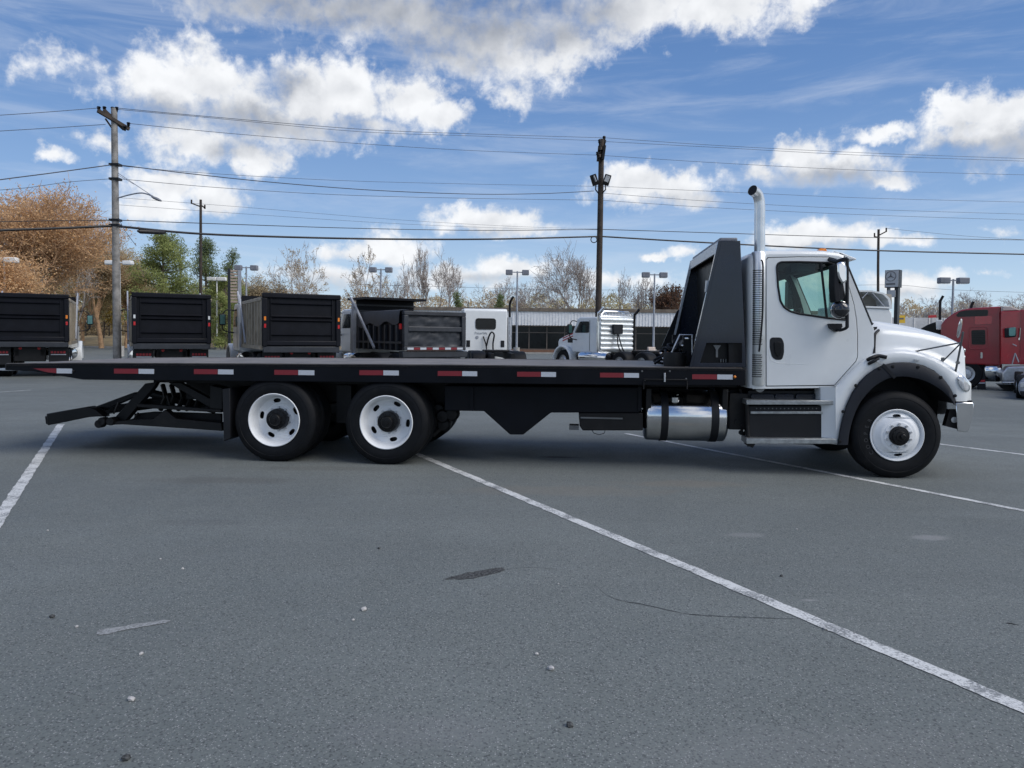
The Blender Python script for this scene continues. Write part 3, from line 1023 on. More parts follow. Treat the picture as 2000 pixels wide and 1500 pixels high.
# deck with slim rub strip on its edge
dz = [L(px, py, VB0) for px, py in ((12, 711), (162, 709.5), (500, 711), (900, 713.5), (1300, 718.5), (1450, 720))]
dk = MB()
rows = []
for v in (VB0 + .004, VB0 + .05, .6, 1.2, 1.85, VB1 - .05, VB1 - .004):
    rows.append([(u, v, z + .004 + (.02 if .3 < v < 2.2 else .0) * 0) for u, z in dz])
dk.loft(rows)
dk.loft([[(u, VB0 + .004, z + .004) for u, z in dz], [(u, VB0 + .004, z - .03) for u, z in dz]])
dk.build('deck', 'deck', TR)
tr = MB()
for v in (VB0 - .006, VB1 - .03):
    tr.loft([[(u, v, z + .008) for u, z in dz], [(u, v + .035, z + .010) for u, z in dz], [(u, v + .035, z - .02) for u, z in dz], [(u, v, z - .022) for u, z in dz]], close=False)
tr.build('deck_edge_strip', 'deck', TR, each=True)
cmb = MB()
u0, u1 = rail[1][0] + .5, rail[6][0] - .3
n = 26
for k in range(n):
    u = u0 + (u1 - u0) * k / (n - 1)
    zt = np.interp(u, [p[0] for p in dz], [p[1] for p in dz])
    cmb.box((u, VB0 + .07, zt - .11), (u + .05, VB1 - .07, zt - .012))
cmb.build('deck_crossmember', 'frame', TR, kind='stuff')
lg = MB()
for v in (.55, 1.80):
    a = L(300, 744, v)
    c = L(1440, 752, v)
    lg.prism([(a[0], L(300, 716, v)[1]), (c[0], L(1440, 724, v)[1]), (c[0], c[1] - .03), (a[0], a[1] - .02)], v, v + .1)
lg.build('bed_long_rail', 'frame', TR, each=True)
tail = MB()
z0 = rail[0][1]
tail.box((rail[0][0] - .02, VB0, rail[1][1]), (rail[0][0] + .04, VB1, z0))
tail.build('tail_bar', 'frame', TR, bevel=.01)
tp = MB()
tp.box((L(52, 722, VB0)[0] - .5, VB0 + .1, rail[1][1] - .01), (L(52, 722, VB0)[0], .35, rail[1][1] + .015))
tp.build('tail_plate', 'dullalu', TR)

# reflective tape
TAPE = [(223, 270, 301, 720, 729.5), (379, 425, 456, 721, 730.5), (536, 582, 614, 722.5, 732), (702, 748, 779, 723, 732.5), (855, 902, 932, 724.5, 734),
        (1010, 1056, 1086, 726, 735.5), (1172, 1218, 1248, 728, 737), (1352, 1400, 1431, 731, 740.5)]
for a, m_, c, y0, y1 in TAPE:
    MB().prism(PP([(a, y0), (m_, y0 + .4), (m_, y1 + .4), (a, y1)], VB0), VB0 - .003, VB0).build('red_reflector', 'red', TR)
    MB().prism(PP([(m_ + .8, y0 + .4), (c, y0 + .8), (c, y1 + .8), (m_ + .8, y1 + .4)], VB0), VB0 - .003, VB0).build('white_reflector', 'tapew', TR)
MB().prism(PP([(65, 719.6), (110, 719.5), (110, 728.7), (92, 727)], VB0), VB0 - .003, VB0).build('red_reflector', 'red', TR)
MB().prism(PP([(110.8, 719.5), (141, 720), (141, 729.5), (110.8, 729)], VB0), VB0 - .003, VB0).build('white_reflector', 'tapew', TR)
for px, py, col in ((1435, 736, 'amber'), (144, 725, 'hub')):
    mk = MB().lathe([(.016, 0), (.016, -.012), (.010, -.018), (.001, -.02)], (L(px, py, VB0)[0], VB0, L(px, py, VB0)[1]), n=16)
    mk.build('marker_lamp', col, TR, smooth=40)
# latch rod
lr = MB()
lr.tube([P3(1257, 760, VB0 - .02), P3(1258, 741, VB0 - .02), P3(1342, 742, VB0 - .02), P3(1342, 760, VB0 - .02)], .010, 8)
lr.build('tie_down_rod', 'frame', TR, smooth=40)
MB().prism(PP([(1296.5, 728.5), (1300, 728.5), (1300, 746), (1296.5, 746)], VB0 - .02), VB0 - .035, VB0).build('tie_down_handle', 'dullalu', TR, bevel=.004)
for px, py in ((1308, 725), (1260, 742), (1340, 740), (1254, 725)):
    u, z = L(px, py, VB0)
    MB().lathe([(.012, 0), (.010, -.01), (.001, -.012)], (u, VB0, z), n=8).build('bolt', 'nutblack', TR)

# --- wheel lift at the tail
wl = MB()
for v in (.45, 1.85):
    wl.prism(PP([(213, 822), (226, 813), (283, 749), (306, 746), (300, 757), (240, 828), (222, 829)], v), v, v + .1)
for v in (.95, 1.4):
    wl.prism(PP([(178, 797), (262, 766), (270, 772), (205, 800), (206, 814), (178, 813)], v), v, v + .1)
wl.build('lift_brace', 'black', TR, each=True, bevel=.008)
wb = MB()
for v in (.35, 1.95):
    wb.prism(PP([(205, 826), (225, 823), (300, 818), (322, 800), (344, 818), (432, 826), (434, 842), (380, 838), (240, 829), (208, 830)], v), v, v + .12)
    wb.prism(PP([(262, 808), (300, 804), (432, 808), (432, 828), (330, 822), (262, 820)], v + .25), v + .25, v + .3)
    wb.prism(PP([(268, 789), (300, 790), (432, 800), (432, 806), (300, 798), (268, 795)], v), v, v + .08)
    wb.prism(PP([(328, 747), (352, 747), (424, 786), (424, 797), (410, 797)], v + .1), v + .1, v + .18)
    wb.prism(PP([(410, 752), (434, 758), (434, 800), (410, 798)], v), v, v + .2)
wb.build('lift_subframe', 'frame', TR, each=True, bevel=.008)
ar = MB()
ar.prism(PP([(90, 808), (172, 794), (186, 800), (200, 813), (170, 815), (92, 831)], .3), .3, .45)
ar.build('lift_crossbar', 'black', TR, bevel=.012)
ar = MB().prism(PP([(92, 810), (172, 794), (200, 806), (200, 816), (96, 830)], .3), 1.95, 2.1)
ar.build('lift_crossbar', 'black', TR, bevel=.012)
ar = MB().prism(PP([(92, 812), (160, 800), (160, 815), (94, 828)], .5), .45, 1.95)
ar.build('lift_boom', 'black', TR, bevel=.012)
kn = MB()
for px, py in ((199, 823), (216, 823), (193, 828)):
    u, z = L(px, py, .34)
    kn.lathe([(.001, -.06), (.05, -.06), (.055, -.05), (.055, .05), (.05, .06), (.001, .06)], (u, .38, z), n=14)
kn.tube([P3(222, 808, .4), P3(228, 795, .4), P3(232, 785, .4)], .012, 6)
kn.tube([P3(250, 822, .4), P3(262, 818, .4), P3(270, 806, .4)], .012, 6)
kn.build('lift_knuckle', 'frame', TR, each=True, smooth=40)
cy = MB()
cy.tube([P3(285, 765, 1.1), P3(420, 800, 1.1)], .06, 12)
cy.tube([P3(300, 775, 1.4), P3(420, 770, 1.4)], .05, 12)
for px in (318, 335, 352, 368, 384):
    cy.tube([P3(px, 752, 1.0), P3(px + 6, 775, .9), P3(px - 4, 800, 1.0)], .035, 8)
cy.tube([P3(326, 772, .8), P3(332, 792, .8)], .02, 8)
cy.build('lift_cylinder', 'frame', TR, each=True, smooth=40)

# --- fuel tank
tc0 = L(1266, 816, .20)
tc1 = L(1420, 816, .20)
tr_ = (L(1340, 766, .2)[1] - L(1340, 867, .2)[1]) / 2
tz = (L(1340, 766, .2)[1] + L(1340, 867, .2)[1]) / 2
tv = .20 + tr_
ft = MB().lathe([(.001, tc0[0] - .055), (tr_ * .5, tc0[0] - .05), (tr_ * .86, tc0[0] - .03), (tr_ * .97, tc0[0] - .008), (tr_, tc0[0] + .01), (tr_, tc1[0] - .01), (tr_ * .97, tc1[0] + .01), (tr_ * .86, tc1[0] + .03), (.001, tc1[0] + .045)], (0, tv, tz), axis='x', n=64)
ft.build('fuel_tank', 'brushed', TR, smooth=35)
for px in (1299, 1398):
    u = L(px, 816, .2)[0]
    MB().lathe([(tr_ + .001, u - .045), (tr_ + .008, u - .045), (tr_ + .008, u + .045), (tr_ + .001, u + .045)], (0, tv, tz), axis='x', n=64).build('tank_strap', 'plastic', TR, smooth=35)
fc = MB().tube([P3(1318, 785, .3), P3(1318, 776, .3)], .055, 16)
fc.tube([P3(1311, 774, .28), P3(1325, 770, .28)], .012, 6)
fc.build('filler_cap', 'chrome', TR, smooth=35)
tb = MB()
for px in (1262, 1412):
    tb.box((L(px, 760, .2)[0], .22, .62), (L(px, 760, .2)[0] + .07, .8, 1.0))
tb.box((L(1425, 760, .3)[0], .3, .50), (L(1462, 760, .3)[0], .8, .95))
tb.build('tank_bracket', 'frame', TR, each=True, bevel=.01)
ex = MB()
for pts in ([(1432, 770), (1436, 800), (1450, 830), (1446, 848)], [(1445, 760), (1452, 790), (1440, 815)], [(1438, 820), (1456, 836), (1452, 852)]):
    ex.tube([P3(x, y, .35) for x, y in spline(pts, 4)], .016, 6)
for px, py in ((1452, 832), (1448, 845), (1440, 824)):
    u, z = L(px, py, .3)
    ex.lathe([(.001, -.02), (.03, -.02), (.03, .03), (.001, .03)], (u, .3, z), n=12)
ex.build('hose_bundle', 'frame', TR, each=True, smooth=40)

# --- headboard (cab guard)
VH0, VH1 = .04, 2.36
wing = PP([(1409, 471), (1446, 470), (1457, 717), (1352, 717)], VH0)
cut = PP([(1380, 670), (1449, 670), (1450, 709), (1367, 709)], VH0)
hb = MB().panel(wing, [cut], VH0, VH0 + .025)
hb.build('headboard_wing', 'panel', TR, bevel=.003)
lip = MB().prism(PP([(1403, 471), (1409, 471), (1352, 717), (1347, 717)], VH0), VH0 + .004, VH0 + .06)
lip.build('wing_edge', 'panel', TR)
inn = MB().prism(PP([(1380, 669), (1450, 669), (1451, 710), (1366, 710)], VH0 + .1), VH0 + .12, VH0 + .14)
inn.build('wing_back_plate', 'black', TR)
lv = MB().prism(PP([(1393, 674), (1408, 674), (1402, 683), (1402, 698), (1398, 698), (1398, 683)], VH0 + .1), VH0 + .09, VH0 + .12)
lv.build('control_bracket', 'nutblack', TR)
for px in (1408, 1413, 1418, 1423, 1428):
    u, z = L(px, 706, VH0 + .08)
    MB().tube([(u, VH0 + .08, z - .01), (u, VH0 + .08, z + .03)], .007, 6).build('control_lever', 'nutblack', TR, each=True)
hb2 = MB().panel([(u, z) for u, z in wing], [cut], VH1, VH1 + .025)
hb2.build('headboard_wing', 'panel', TR)
fe = MB().prism(PP([(1403, 471), (1409, 471), (1352, 717), (1347, 717)], VH0), VH1 - .03, VH1)
fe.build('wing_edge', 'dullalu', TR)
bp = MB()
q0, q1, q2, q3 = L(1419, 476, VH0), L(1446, 476, VH0), L(1455, 717, VH0), L(1425, 717, VH0)
bp.prism([q0, (q0[0] + .05, q0[1]), (q3[0] + .06, q3[1] + .0), q3], VH0 + .03, VH1)
bp.build('headboard_plate', 'black', TR)
bm_ = MB()
t0, t1 = L(1404, 471, VH0), L(1446, 470, VH0)
bm_.box((t0[0] - .01, VH0 + .03, t0[1] - .13), (t0[0] + .02, VH1, t0[1] - .002))
bm_.build('headboard_top_beam', 'dullalu', TR, bevel=.006)
bt2 = MB().box((t0[0] + .02, VH0 + .03, t0[1] - .03), (t1[0] - .005, VH1, t0[1] - .004))
bt2.build('headboard_top', 'black', TR)
lbz = t0[1]
lb = MB()
for k in range(6):
    v = VH0 + .06 + k * .37
    lb.box((t0[0] + .02, v, lbz + .004), (t1[0] - .02, v + .35, lbz + .05))
lb.build('light_bar', 'lampg', TR, each=True, bevel=.012)
# bracing seen at its left: strap rack and the low rear plate of the far wing
sr = MB()
for a, c in (((1386, 552), (1359, 668)), ((1392, 552), (1366, 668))):
    sr.bar(P3(*a, .12), P3(*c, .12), .03, .03)
sr.prism(PP([(1379, 548), (1386, 548), (1383, 568), (1377, 570)], .12), .10, .16)
for k in range(7):
    x, y = 1384 - k * 3.4, 575 + k * 14
    sr.bar(P3(x - 1, y, .12), P3(x + 8, y, .12), .012, .02)
sr.build('strap_rack', 'dullalu', TR)
fp = MB().prism([(wing[3][0] - .12, wing[3][1] + .22), (wing[0][0] - .22, wing[0][1] - .75), (wing[0][0] - .14, wing[0][1] - .70), (wing[3][0] + .1, wing[3][1] + .22)], VH1 - .02, VH1 + .02)
fp.build('wing_gusset', 'black', TR)
# winch on the deck
wn = MB()
wu, wz = L(1345, 712, 1.1)
wn.lathe([(.001, -.5), (.16, -.5), (.16, -.47), (.09, -.46), (.09, .46), (.16, .47), (.16, .5), (.001, .5)], (wu, 1.15, wz + .25), n=24)
wn.box((wu - .25, .6, wz), (wu + .3, 1.7, wz + .09))
wn.box((wu - .15, .55, wz), (wu + .15, .62, wz + .4))
wn.box((wu - .15, 1.68, wz), (wu + .15, 1.75, wz + .4))
wn.build('winch', 'frame', TR, smooth=35)
gu = MB()
gu.tube([P3(1312, 688, .5), P3(1328, 654, .5), P3(1352, 654, .5), P3(1352, 700, .5)], .012, 8)
gu.build('winch_guard', 'dullalu', TR, smooth=40)
cb = MB()
rnd = random.Random(3)
for k in range(13):
    x = rnd.uniform(1293, 1336)
    y = rnd.uniform(680, 704)
    cb.tube(spline([P3(x, y, .5), P3(x + rnd.uniform(-14, 14), y - rnd.uniform(0, 14), .6), P3(x + rnd.uniform(-20, 20), y + rnd.uniform(-6, 8), .7), P3(x + rnd.uniform(-25, 25), 710, .55)], 5), .017, 6)
cb.lathe([(.001, -.1), (.13, -.1), (.14, 0), (.13, .1), (.001, .1)], P3(1317, 704, .4), axis='z', n=18)
cb.build('winch_cable', 'frame', TR, smooth=40)
gl = MB()
for px, py, w in ((1342, 661, 9), (1316, 698, 11), (1296, 700, 5), (1291, 690, 4), (1333, 675, 4), (1330, 700, 4)):
    u, z = L(px, py, .42)
    gl.box((u - w * .0032, .40, z - .012), (u + w * .0032, .46, z + .012))
gl.build('winch_fitting', 'chrome', TR, each=True, bevel=.008)

# --- exhaust stack
ev = .20
cx = [(1481, 755), (1481, 492)]
sh = MB()
a, c = P3(1480, 752, ev), P3(1482, 492, ev)
rr = (L(1495.5, 620, ev)[0] - L(1467, 620, ev)[0]) / 2
sh.tube([(a[0], ev, a[2]), (a[0], ev, a[2] + .012), (c[0], ev, c[2] - .012), (c[0], ev, c[2])], [rr * .9, rr, rr, rr * .9], 40)
sh.build('exhaust_shield', 'silver', TR, smooth=40)
pf = MB()
zt, zb = L(1481, 522, ev)[1], L(1481, 735, ev)[1]
nrow = int((zt - zb) / .026)
for i in range(nrow):
    z = zb + i * .026
    if abs(z - L(1481, 684, ev)[1]) < .05:
        continue
    for j in range(9):
        t = R(-156 + j * 9.5 + (4.7 if i % 2 else 0))
        for_ = Vector((math.cos(t), math.sin(t), 0))
        tn = Vector((-math.sin(t), math.cos(t), 0))
        o = Vector((a[0] + (c[0] - a[0]) * (z - a[2]) / (c[2] - a[2]), ev, z)) + for_ * (rr + .0012)
        pf.add([o - tn * .0068 - Vector((0, 0, .011)), o + tn * .0068 - Vector((0, 0, .001)), o + tn * .0068 + Vector((0, 0, .010)), o - tn * .0068 + Vector((0, 0, .0))], [(0, 1, 2, 3)])
pf.build('shield_perforation', 'frame', TR, fix=False, kind='stuff')
pr = (L(1494, 450, ev)[0] - L(1473, 450, ev)[0]) / 2
pp = spline([P3(1483.5, 500, ev), P3(1483.8, 430, ev), P3(1484, 404, ev), P3(1482.5, 389, ev - .005), P3(1478, 378, ev - .03), P3(1469.5, 371.5, ev - .09)], 8)
pipe = MB().tube(pp, [pr] * len(pp), 32, cap=False)
pipe.build('exhaust_pipe', 'silver', TR, smooth=60)
d_ = (Vector(pp[-1]) - Vector(pp[-3])).normalized()
MB().tube([Vector(pp[-1]) - d_ * .012, Vector(pp[-1]) - d_ * .010], pr * .93, 32).build('pipe_bore', 'hub', TR)
hd = MB().tube(spline([P3(1487, 508, .05), P3(1490, 516, .03), P3(1490, 560, .03), P3(1489, 620, .03), P3(1484, 676, .03), P3(1482.5, 686, .06)], 6), .011, 8)
hd.build('grab_handle', 'plastic', TR, smooth=40)
bs = MB().tube([P3(1484, 757, .35), P3(1478, 762, .5), P3(1470, 768, .7)], .06, 12)
bs.build('exhaust_elbow', 'silver', TR, smooth=40)

# ------------------------------------------------------------------ cab
VC = .16
VF = VW - VC
ring_px = [(1457, 757), (1456, 640), (1455, 525), (1457, 507), (1463, 497), (1475, 491.5), (1500, 489.8), (1550, 489.5), (1605, 490), (1634, 493), (1645, 497)]
ring = PP(ring_px, VC + .1)


def inset(poly, d):
    out = []
    for i, p in enumerate(poly):
        a, c = Vector(poly[max(i - 1, 0)]), Vector(poly[min(i + 1, len(poly) - 1)])
        t = (c - a).normalized()
        nrm = Vector((t.y, -t.x))        # to the right of travel = inside (travel: rear bottom -> roof)
        out.append((p[0] + nrm.x * d, p[1] + nrm.y * d))
    return out


rows = []
for v, d in ((VC, .055), (VC + .012, .028), (VC + .035, .010), (VC + .08, 0), (VC + .5, -.012), (VW / 2, -.02), (VF - .5, -.012), (VF - .08, 0), (VF - .035, .010), (VF - .012, .028), (VF, .055)):
    rows.append([(u, v, z) for u, z in inset(ring, d)])
MB().loft(rows).build('cab_shell', 'white', TR, smooth=45)
rows = [[(u, v, z) for u, z in inset(ring, .07)] for v in (VC + .06, VW / 2, VF - .06)]
MB().loft(rows).build('cab_lining', 'grey', TR, smooth=45)

door_px = [(1497, 508), (1500, 504), (1560, 502.5), (1618, 503), (1633, 507), (1646, 533), (1659, 566), (1667, 595), (1672, 625), (1674, 655), (1674, 696), (1671, 705), (1629, 752), (1497, 753.5)]
door = PP(door_px, VC)
win_px = [(1517, 521), (1519, 515), (1525, 512), (1560, 511.5), (1612, 513), (1626, 515), (1635, 522), (1643, 548), (1649, 580), (1652, 604), (1652, 625), (1612, 620.5), (1560, 613), (1543, 608), (1531, 600), (1524, 588), (1519.5, 560)]
win = rounded(PP(win_px, VC), .02, 3)
cen = Vector((sum(p[0] for p in door) / len(door), sum(p[1] for p in door) / len(door)))


def grow(poly, d):
    out = []
    m = len(poly)
    area = sum(poly[i][0] * poly[(i + 1) % m][1] - poly[(i + 1) % m][0] * poly[i][1] for i in range(m))
    sg = 1 if area > 0 else -1
    for i in range(m):
        a, p, c = Vector(poly[i - 1]), Vector(poly[i]), Vector(poly[(i + 1) % m])
        t1, t2 = (p - a).normalized(), (c - p).normalized()
        n1, n2 = Vector((t1.y, -t1.x)), Vector((t2.y, -t2.x))
        nn = (n1 + n2)
        nn = nn / max(nn.length_squared / 2, .4)
        out.append((p.x + nn.x * d * sg, p.y + nn.y * d * sg))
    return out


ins = inset(ring, .055)
side = [(ins[0][0], ins[0][1] - .01)] + ins[1:] + PP([(1652, 511), (1661, 535), (1680, 580), (1702, 633), (1707, 642), (1707, 702), (1640, 757)], VC)
seam = grow(door, .010)
for va, vb, vd, nm in ((VC, VC + .03, VC - .006, 'near'), (VF - .03, VF, VF + .006, 'far')):
    MB().panel(side, [seam], va, vb).build('cab_side', 'white', TR, bevel=.004)
    seal = MB().panel(grow(door, .02), [win], (VC + .035 if nm == 'near' else VF - .05), (VC + .05 if nm == 'near' else VF - .035))
    seal.build('door_seal', 'plastic', TR)
    d = MB().panel(door, [win], min(vd, vd + (.035 if nm == 'near' else -.035)), max(vd, vd + (.035 if nm == 'near' else -.035)))
    do = d.build('door', 'white', TR, bevel=.005)
    gv = VC + .01 if nm == 'near' else VF - .012
    MB().add([(u, gv, z) for u, z in win], [tuple(range(len(win)))]).build('window_pane', 'glass', do, fix=False)
    vt = vd - .002 if nm == 'near' else vd + .002
    loop = [(u, vt, z) for u, z in win]
    MB().tube(loop + [loop[0]], .0125, 8, cap=False).build('window_rubber', 'plastic', do, smooth=50)
    a, c = L(1603, 513.5, VC), L(1614.5, 620.5, VC)
    MB().bar((a[0], vt + .003, a[1]), (c[0], vt + .003, c[1]), .02, .03).build('window_divider', 'plastic', do)
    # recessed handle
    hp = rounded(PP([(1503, 663), (1507, 659), (1526, 659), (1531, 670), (1531, 690), (1527, 703), (1514, 703), (1507, 697), (1503, 680)], VC), .03, 3)
    vh = vd - .004 if nm == 'near' else vd + .001
    MB().prism(hp, vh, vh + .003).build('handle_recess', 'plastic', do, bevel=.002)
    vh2 = vd - .018 if nm == 'near' else vd + .004
    hq = rounded(PP([(1511, 668), (1525, 668), (1526, 688), (1520, 698), (1513, 690)], VC), .02, 3)
    MB().prism(hq, vh2, vh2 + .014).build('door_handle', 'black', do, bevel=.004)
    cr = spline([L(x, y, VC) for x, y in ((1500, 680), (1503, 698), (1510, 706), (1525, 709.5), (1560, 711), (1598, 712.5))], 6)
    MB().tube([(u, vt + .003, z) for u, z in cr], [.004] * (len(cr) - 6) + [.0035, .003, .0025, .002, .0012, .0005], 6).build('door_crease', 'white', do, smooth=60)
# rear window wall and floor inside
MB().box((L(1465, 757, VC)[0], VC + .03, L(1465, 757, VC)[1]), (L(1700, 757, VC)[0], VF - .03, L(1465, 752, VC)[1])).build('cab_floor', 'grey', TR)
ds = MB()
q = [L(x, y, VC) for x, y in ((1652, 622), (1668, 617), (1698, 634), (1704, 750), (1668, 750), (1650, 650))]
ds.prism(q, VC + .05, VF - .05)
ds.build('dashboard', 'grey', TR, bevel=.02)
for v in (.42, 1.75):
    st = MB()
    st.prism([L(x, y, VC) for x, y in ((1497, 595), (1509, 595), (1521, 690), (1575, 686), (1577, 704), (1508, 712))], v, v + .5)
    st.prism([L(x, y, VC) for x, y in ((1494, 572), (1504, 571), (1507, 592), (1497, 592))], v + .12, v + .38)
    st.build('seat', 'grey', TR, bevel=.03)
sw = MB()
swc = Vector((L(1626, 625, VC)[0], 1.95, L(1626, 622, VC)[1]))
tilt = R(35)
pts = [swc + Vector((math.sin(t) * .22 * math.sin(tilt), math.cos(t) * .22, math.sin(t) * .22 * math.cos(tilt))) for t in np.linspace(0, 2 * math.pi, 33)]
sw.tube(pts, .016, 8, cap=False)
for k in (0, 11, 22):
    sw.tube([swc, pts[k]], .014, 6)
sw.tube([swc, swc + Vector((.2, 0, -.2))], .03, 8)
sw.build('steering_wheel', 'plastic', TR, smooth=50)
vs_ = MB()
for v in (.32, 1.5):
    vs_.prism([L(x, y, VC) for x, y in ((1560, 514), (1602, 514), (1600, 527), (1565, 529))], v, v + .55)
vs_.build('sun_visor_inside', 'grey', TR, each=True, bevel=.01)
sgp = MB().box((L(1545, 520, .25)[0], .24, L(1545, 531, .25)[1]), (L(1556, 520, .25)[0], .3, L(1545, 516, .25)[1]))
sgp.build('grab_strap', 'plastic', TR)

# windscreen
tp0, bt0 = L(1653, 513, VC), L(1703, 635, VC)
rows = []
for i in range(9):
    t = i / 8
    row = []
    for j in range(13):
        s = j / 12
        v = VC + .03 + s * (VF - VC - .06)
        bul = .10 * (1 - (2 * s - 1) ** 2) * (1 - .3 * t)
        row.append((tp0[0] + (bt0[0] - tp0[0]) * t + bul, v, tp0[1] + (bt0[1] - tp0[1]) * t))
    rows.append(row)
MB().loft(rows).build('windscreen', 'glass', TR, smooth=60, fix=False)
for v in (VC + .012, VF - .012):
    a, c = tp0, bt0
    MB().tube([(a[0] + .002, v, a[1]), (c[0] + .004, v, c[1])], .016, 8).build('windscreen_rubber', 'plastic', TR)
vz = MB()
vp = PP([(1629, 491), (1645, 494.5), (1671, 505), (1671.5, 508), (1655, 506.5), (1634, 497)], VC + .05)
vz.prism(vp, VC + .03, VF - .03)
vz.build('roof_visor', 'white', TR, bevel=.006)
rf = MB()
a = L(1636, 495, VC + .1)
rf.prism([a, (a[0] + .05, a[1] - .03), (tp0[0] + .02, tp0[1] - .02), (tp0[0] - .03, tp0[1])], VC + .02, VF - .02)
rf.build('windscreen_header', 'plastic', TR)
for v in (.35, .9, 1.22, 1.54, 2.09):
    u, z = L(1604, 490, .35)
    MB().prism([(u - .05, z - .01), (u + .055, z - .01), (u + .04, z + .022), (u - .03, z + .026)], v - .05, v + .05).build('marker_lamp', 'amber', TR, bevel=.006)
wi = MB()
wi.tube([P3(1706, 634, .5), P3(1698, 627, .62), P3(1690, 608, .8)], .012, 6)
wi.tube([P3(1690, 608, .8), P3(1700, 632, 1.1)], .009, 6)
wi.build('wiper', 'plastic', TR, each=True)

# --- fender and hood
Xs = [1632, 1636, 1642, 1652, 1664, 1678, 1692, 1706, 1724, 1745, 1765, 1785, 1805, 1825, 1843, 1858, 1866, 1868, 1876, 1884, 1890, 1894, 1897]
crest = lambda x: float(np.interp(x, [1632, 1650, 1675, 1694, 1706, 1725, 1745, 1770, 1800, 1825, 1850, 1870, 1885, 1897], [756, 738, 714, 699, 693, 687.5, 684.5, 684.5, 690, 699, 712, 726, 738, 752]))
arch = lambda x: float(np.interp(x, [1632, 1636, 1640, 1646, 1654, 1664, 1678, 1692, 1706, 1724, 1745, 1765, 1785, 1805, 1825, 1843, 1858, 1866, 1867.9, 1868], [868, 868, 842, 812, 786, 766, 746, 732, 722, 713, 708, 707.5, 709, 714, 724, 740, 762, 780, 784, 784]))
arch2 = lambda x: 784 if x >= 1868 else arch(x)
vin = lambda x: float(np.interp(x, [1868, 1884, 1890, 1894, 1897], [0, .02, .05, .10, .2]))
rows, rows_far = [], []
for x in Xs:
    yb, yc = arch2(x), min(crest(x), arch2(x) - 6)
    dv = vin(x)
    if x < 1640:
        yc = min(yc, 757)
    r = []
    for v, y in ((.035, yb), (.02, yb + (yc - yb) * .35), (.022, yb + (yc - yb) * .7), (.035, yb + (yc - yb) * .9), (.06, yc), (.10, yc - 2.2), (.16, yc - 2.6), (.24, yc - 1.0)):
        r.append(P3(x, y, v + dv))
    rows.append(r)
    rows_far.append([(u, VW - v, z) for u, v, z in r])
MB().loft(rows).build('fender', 'white', TR, smooth=50)
MB().loft(rows_far).build('fender', 'white', TR, smooth=50)
# the return of the fender behind the step
rt = MB()
e0 = [P3(1632, y, .035) for y in (868, 830, 790, 757)]
rt.loft([[(u, v, z) for u, v, z in e0], [(u - .14, v + .10, z) for u, v, z in e0], [(u - .15, v + .3, z) for u, v, z in e0]])
rt.build('fender_return', 'white', TR, smooth=50)
Hx = [1708, 1716, 1730, 1750, 1775, 1800, 1825, 1848, 1866, 1878, 1886, 1891, 1894.5]
top = lambda x: float(np.interp(x, [1706, 1716, 1730, 1760, 1800, 1840, 1870, 1885, 1891, 1895], [633, 628, 627.5, 631, 638, 647.5, 657, 664, 669, 680]))
sho = lambda x: float(np.interp(x, [1706, 1716, 1730, 1760, 1800, 1840, 1870, 1885, 1891, 1895], [652, 646, 645, 647, 652, 660, 669, 676, 683, 696]))
rows = []
for x in Hx:
    yc = crest(x)
    ys, yt = sho(x), top(x)
    dv = float(np.interp(x, [1870, 1886, 1892, 1895], [0, .03, .07, .14]))
    r = []
    for v, y in ((.20, yc + 1), (.235, yc - 4), (.25, yc + (ys - yc) * .35), (.27, yc + (ys - yc) * .75), (.30, ys), (.35, ys - 4), (.44, ys + (yt - ys) * .55), (.56, yt + 1.5), (.70, yt)):
        u_, v_, z_ = P3(x, y, v + dv)
        r.append((L(x, y, .25)[0] + .05 * min(1, max(0, (v - .25) / .5)), v_, z_))
    r.append((r[-1][0] + .02, VW / 2, r[-1][2] + .012))
    rows.append(r + [(u, VW - v, z) for u, v, z in reversed(r[:-1])])
# nose folds down to the grille
last = rows[-1]
rows.append([(u + .012, v + (VW / 2 - v) * .03, z - .02 * (1 if i in (4, 5, 6, 7, 8, 9, 10, 11, 12, 13, 14) else 0)) for i, (u, v, z) in enumerate(last)])
MB().loft(rows).build('hood', 'white', TR, smooth=55)
nz = MB()
zb = L(1895, 784, .1)[1]
un = last[0][0]
lastf = [P3(1897, y, .2 + .2 - .2) for y in (784, 752)]
nose = rows[-1]
nz.loft([nose, [(nose[9][0] + .015, v, zb + .0) for u, v, z in nose]])
nz.build('nose_panel', 'white', TR, smooth=50)
gr = MB()
ug = nose[9][0] + .018
for k in range(7):
    gr.box((ug, .6, zb + .06 + k * .085), (ug + .03, VW - .6, zb + .1 + k * .085))
gr.build('grille_bar', 'chrome', TR, bevel=.008, each=True)
# gap between hood and cowl
gp = MB().tube(spline([P3(1716, 645, .30), P3(1709.5, 652, .22), P3(1708, 664, .19), P3(1707.5, 680, .17), P3(1707, 694, .16)], 6), .016, 8)
gp.build('hood_seal', 'plastic', TR, smooth=50)
cw = MB().prism([L(1700, 640, .3), L(1716, 638, .3), L(1712, 660, .3), L(1706, 690, .3), L(1700, 690, .3)], .34, VW - .34)
cw.build('cowl', 'plastic', TR)
# vents and badge on the fender
ft2 = MB()
for px, py in ((1788, 703), (1793, 704)):
    u, z = L(px, py, .015)
    ft2.box((u - .012, .008, z - .008), (u + .012, .02, z + .008))
ft2.build('fender_badge', 'dullalu', TR, each=True)

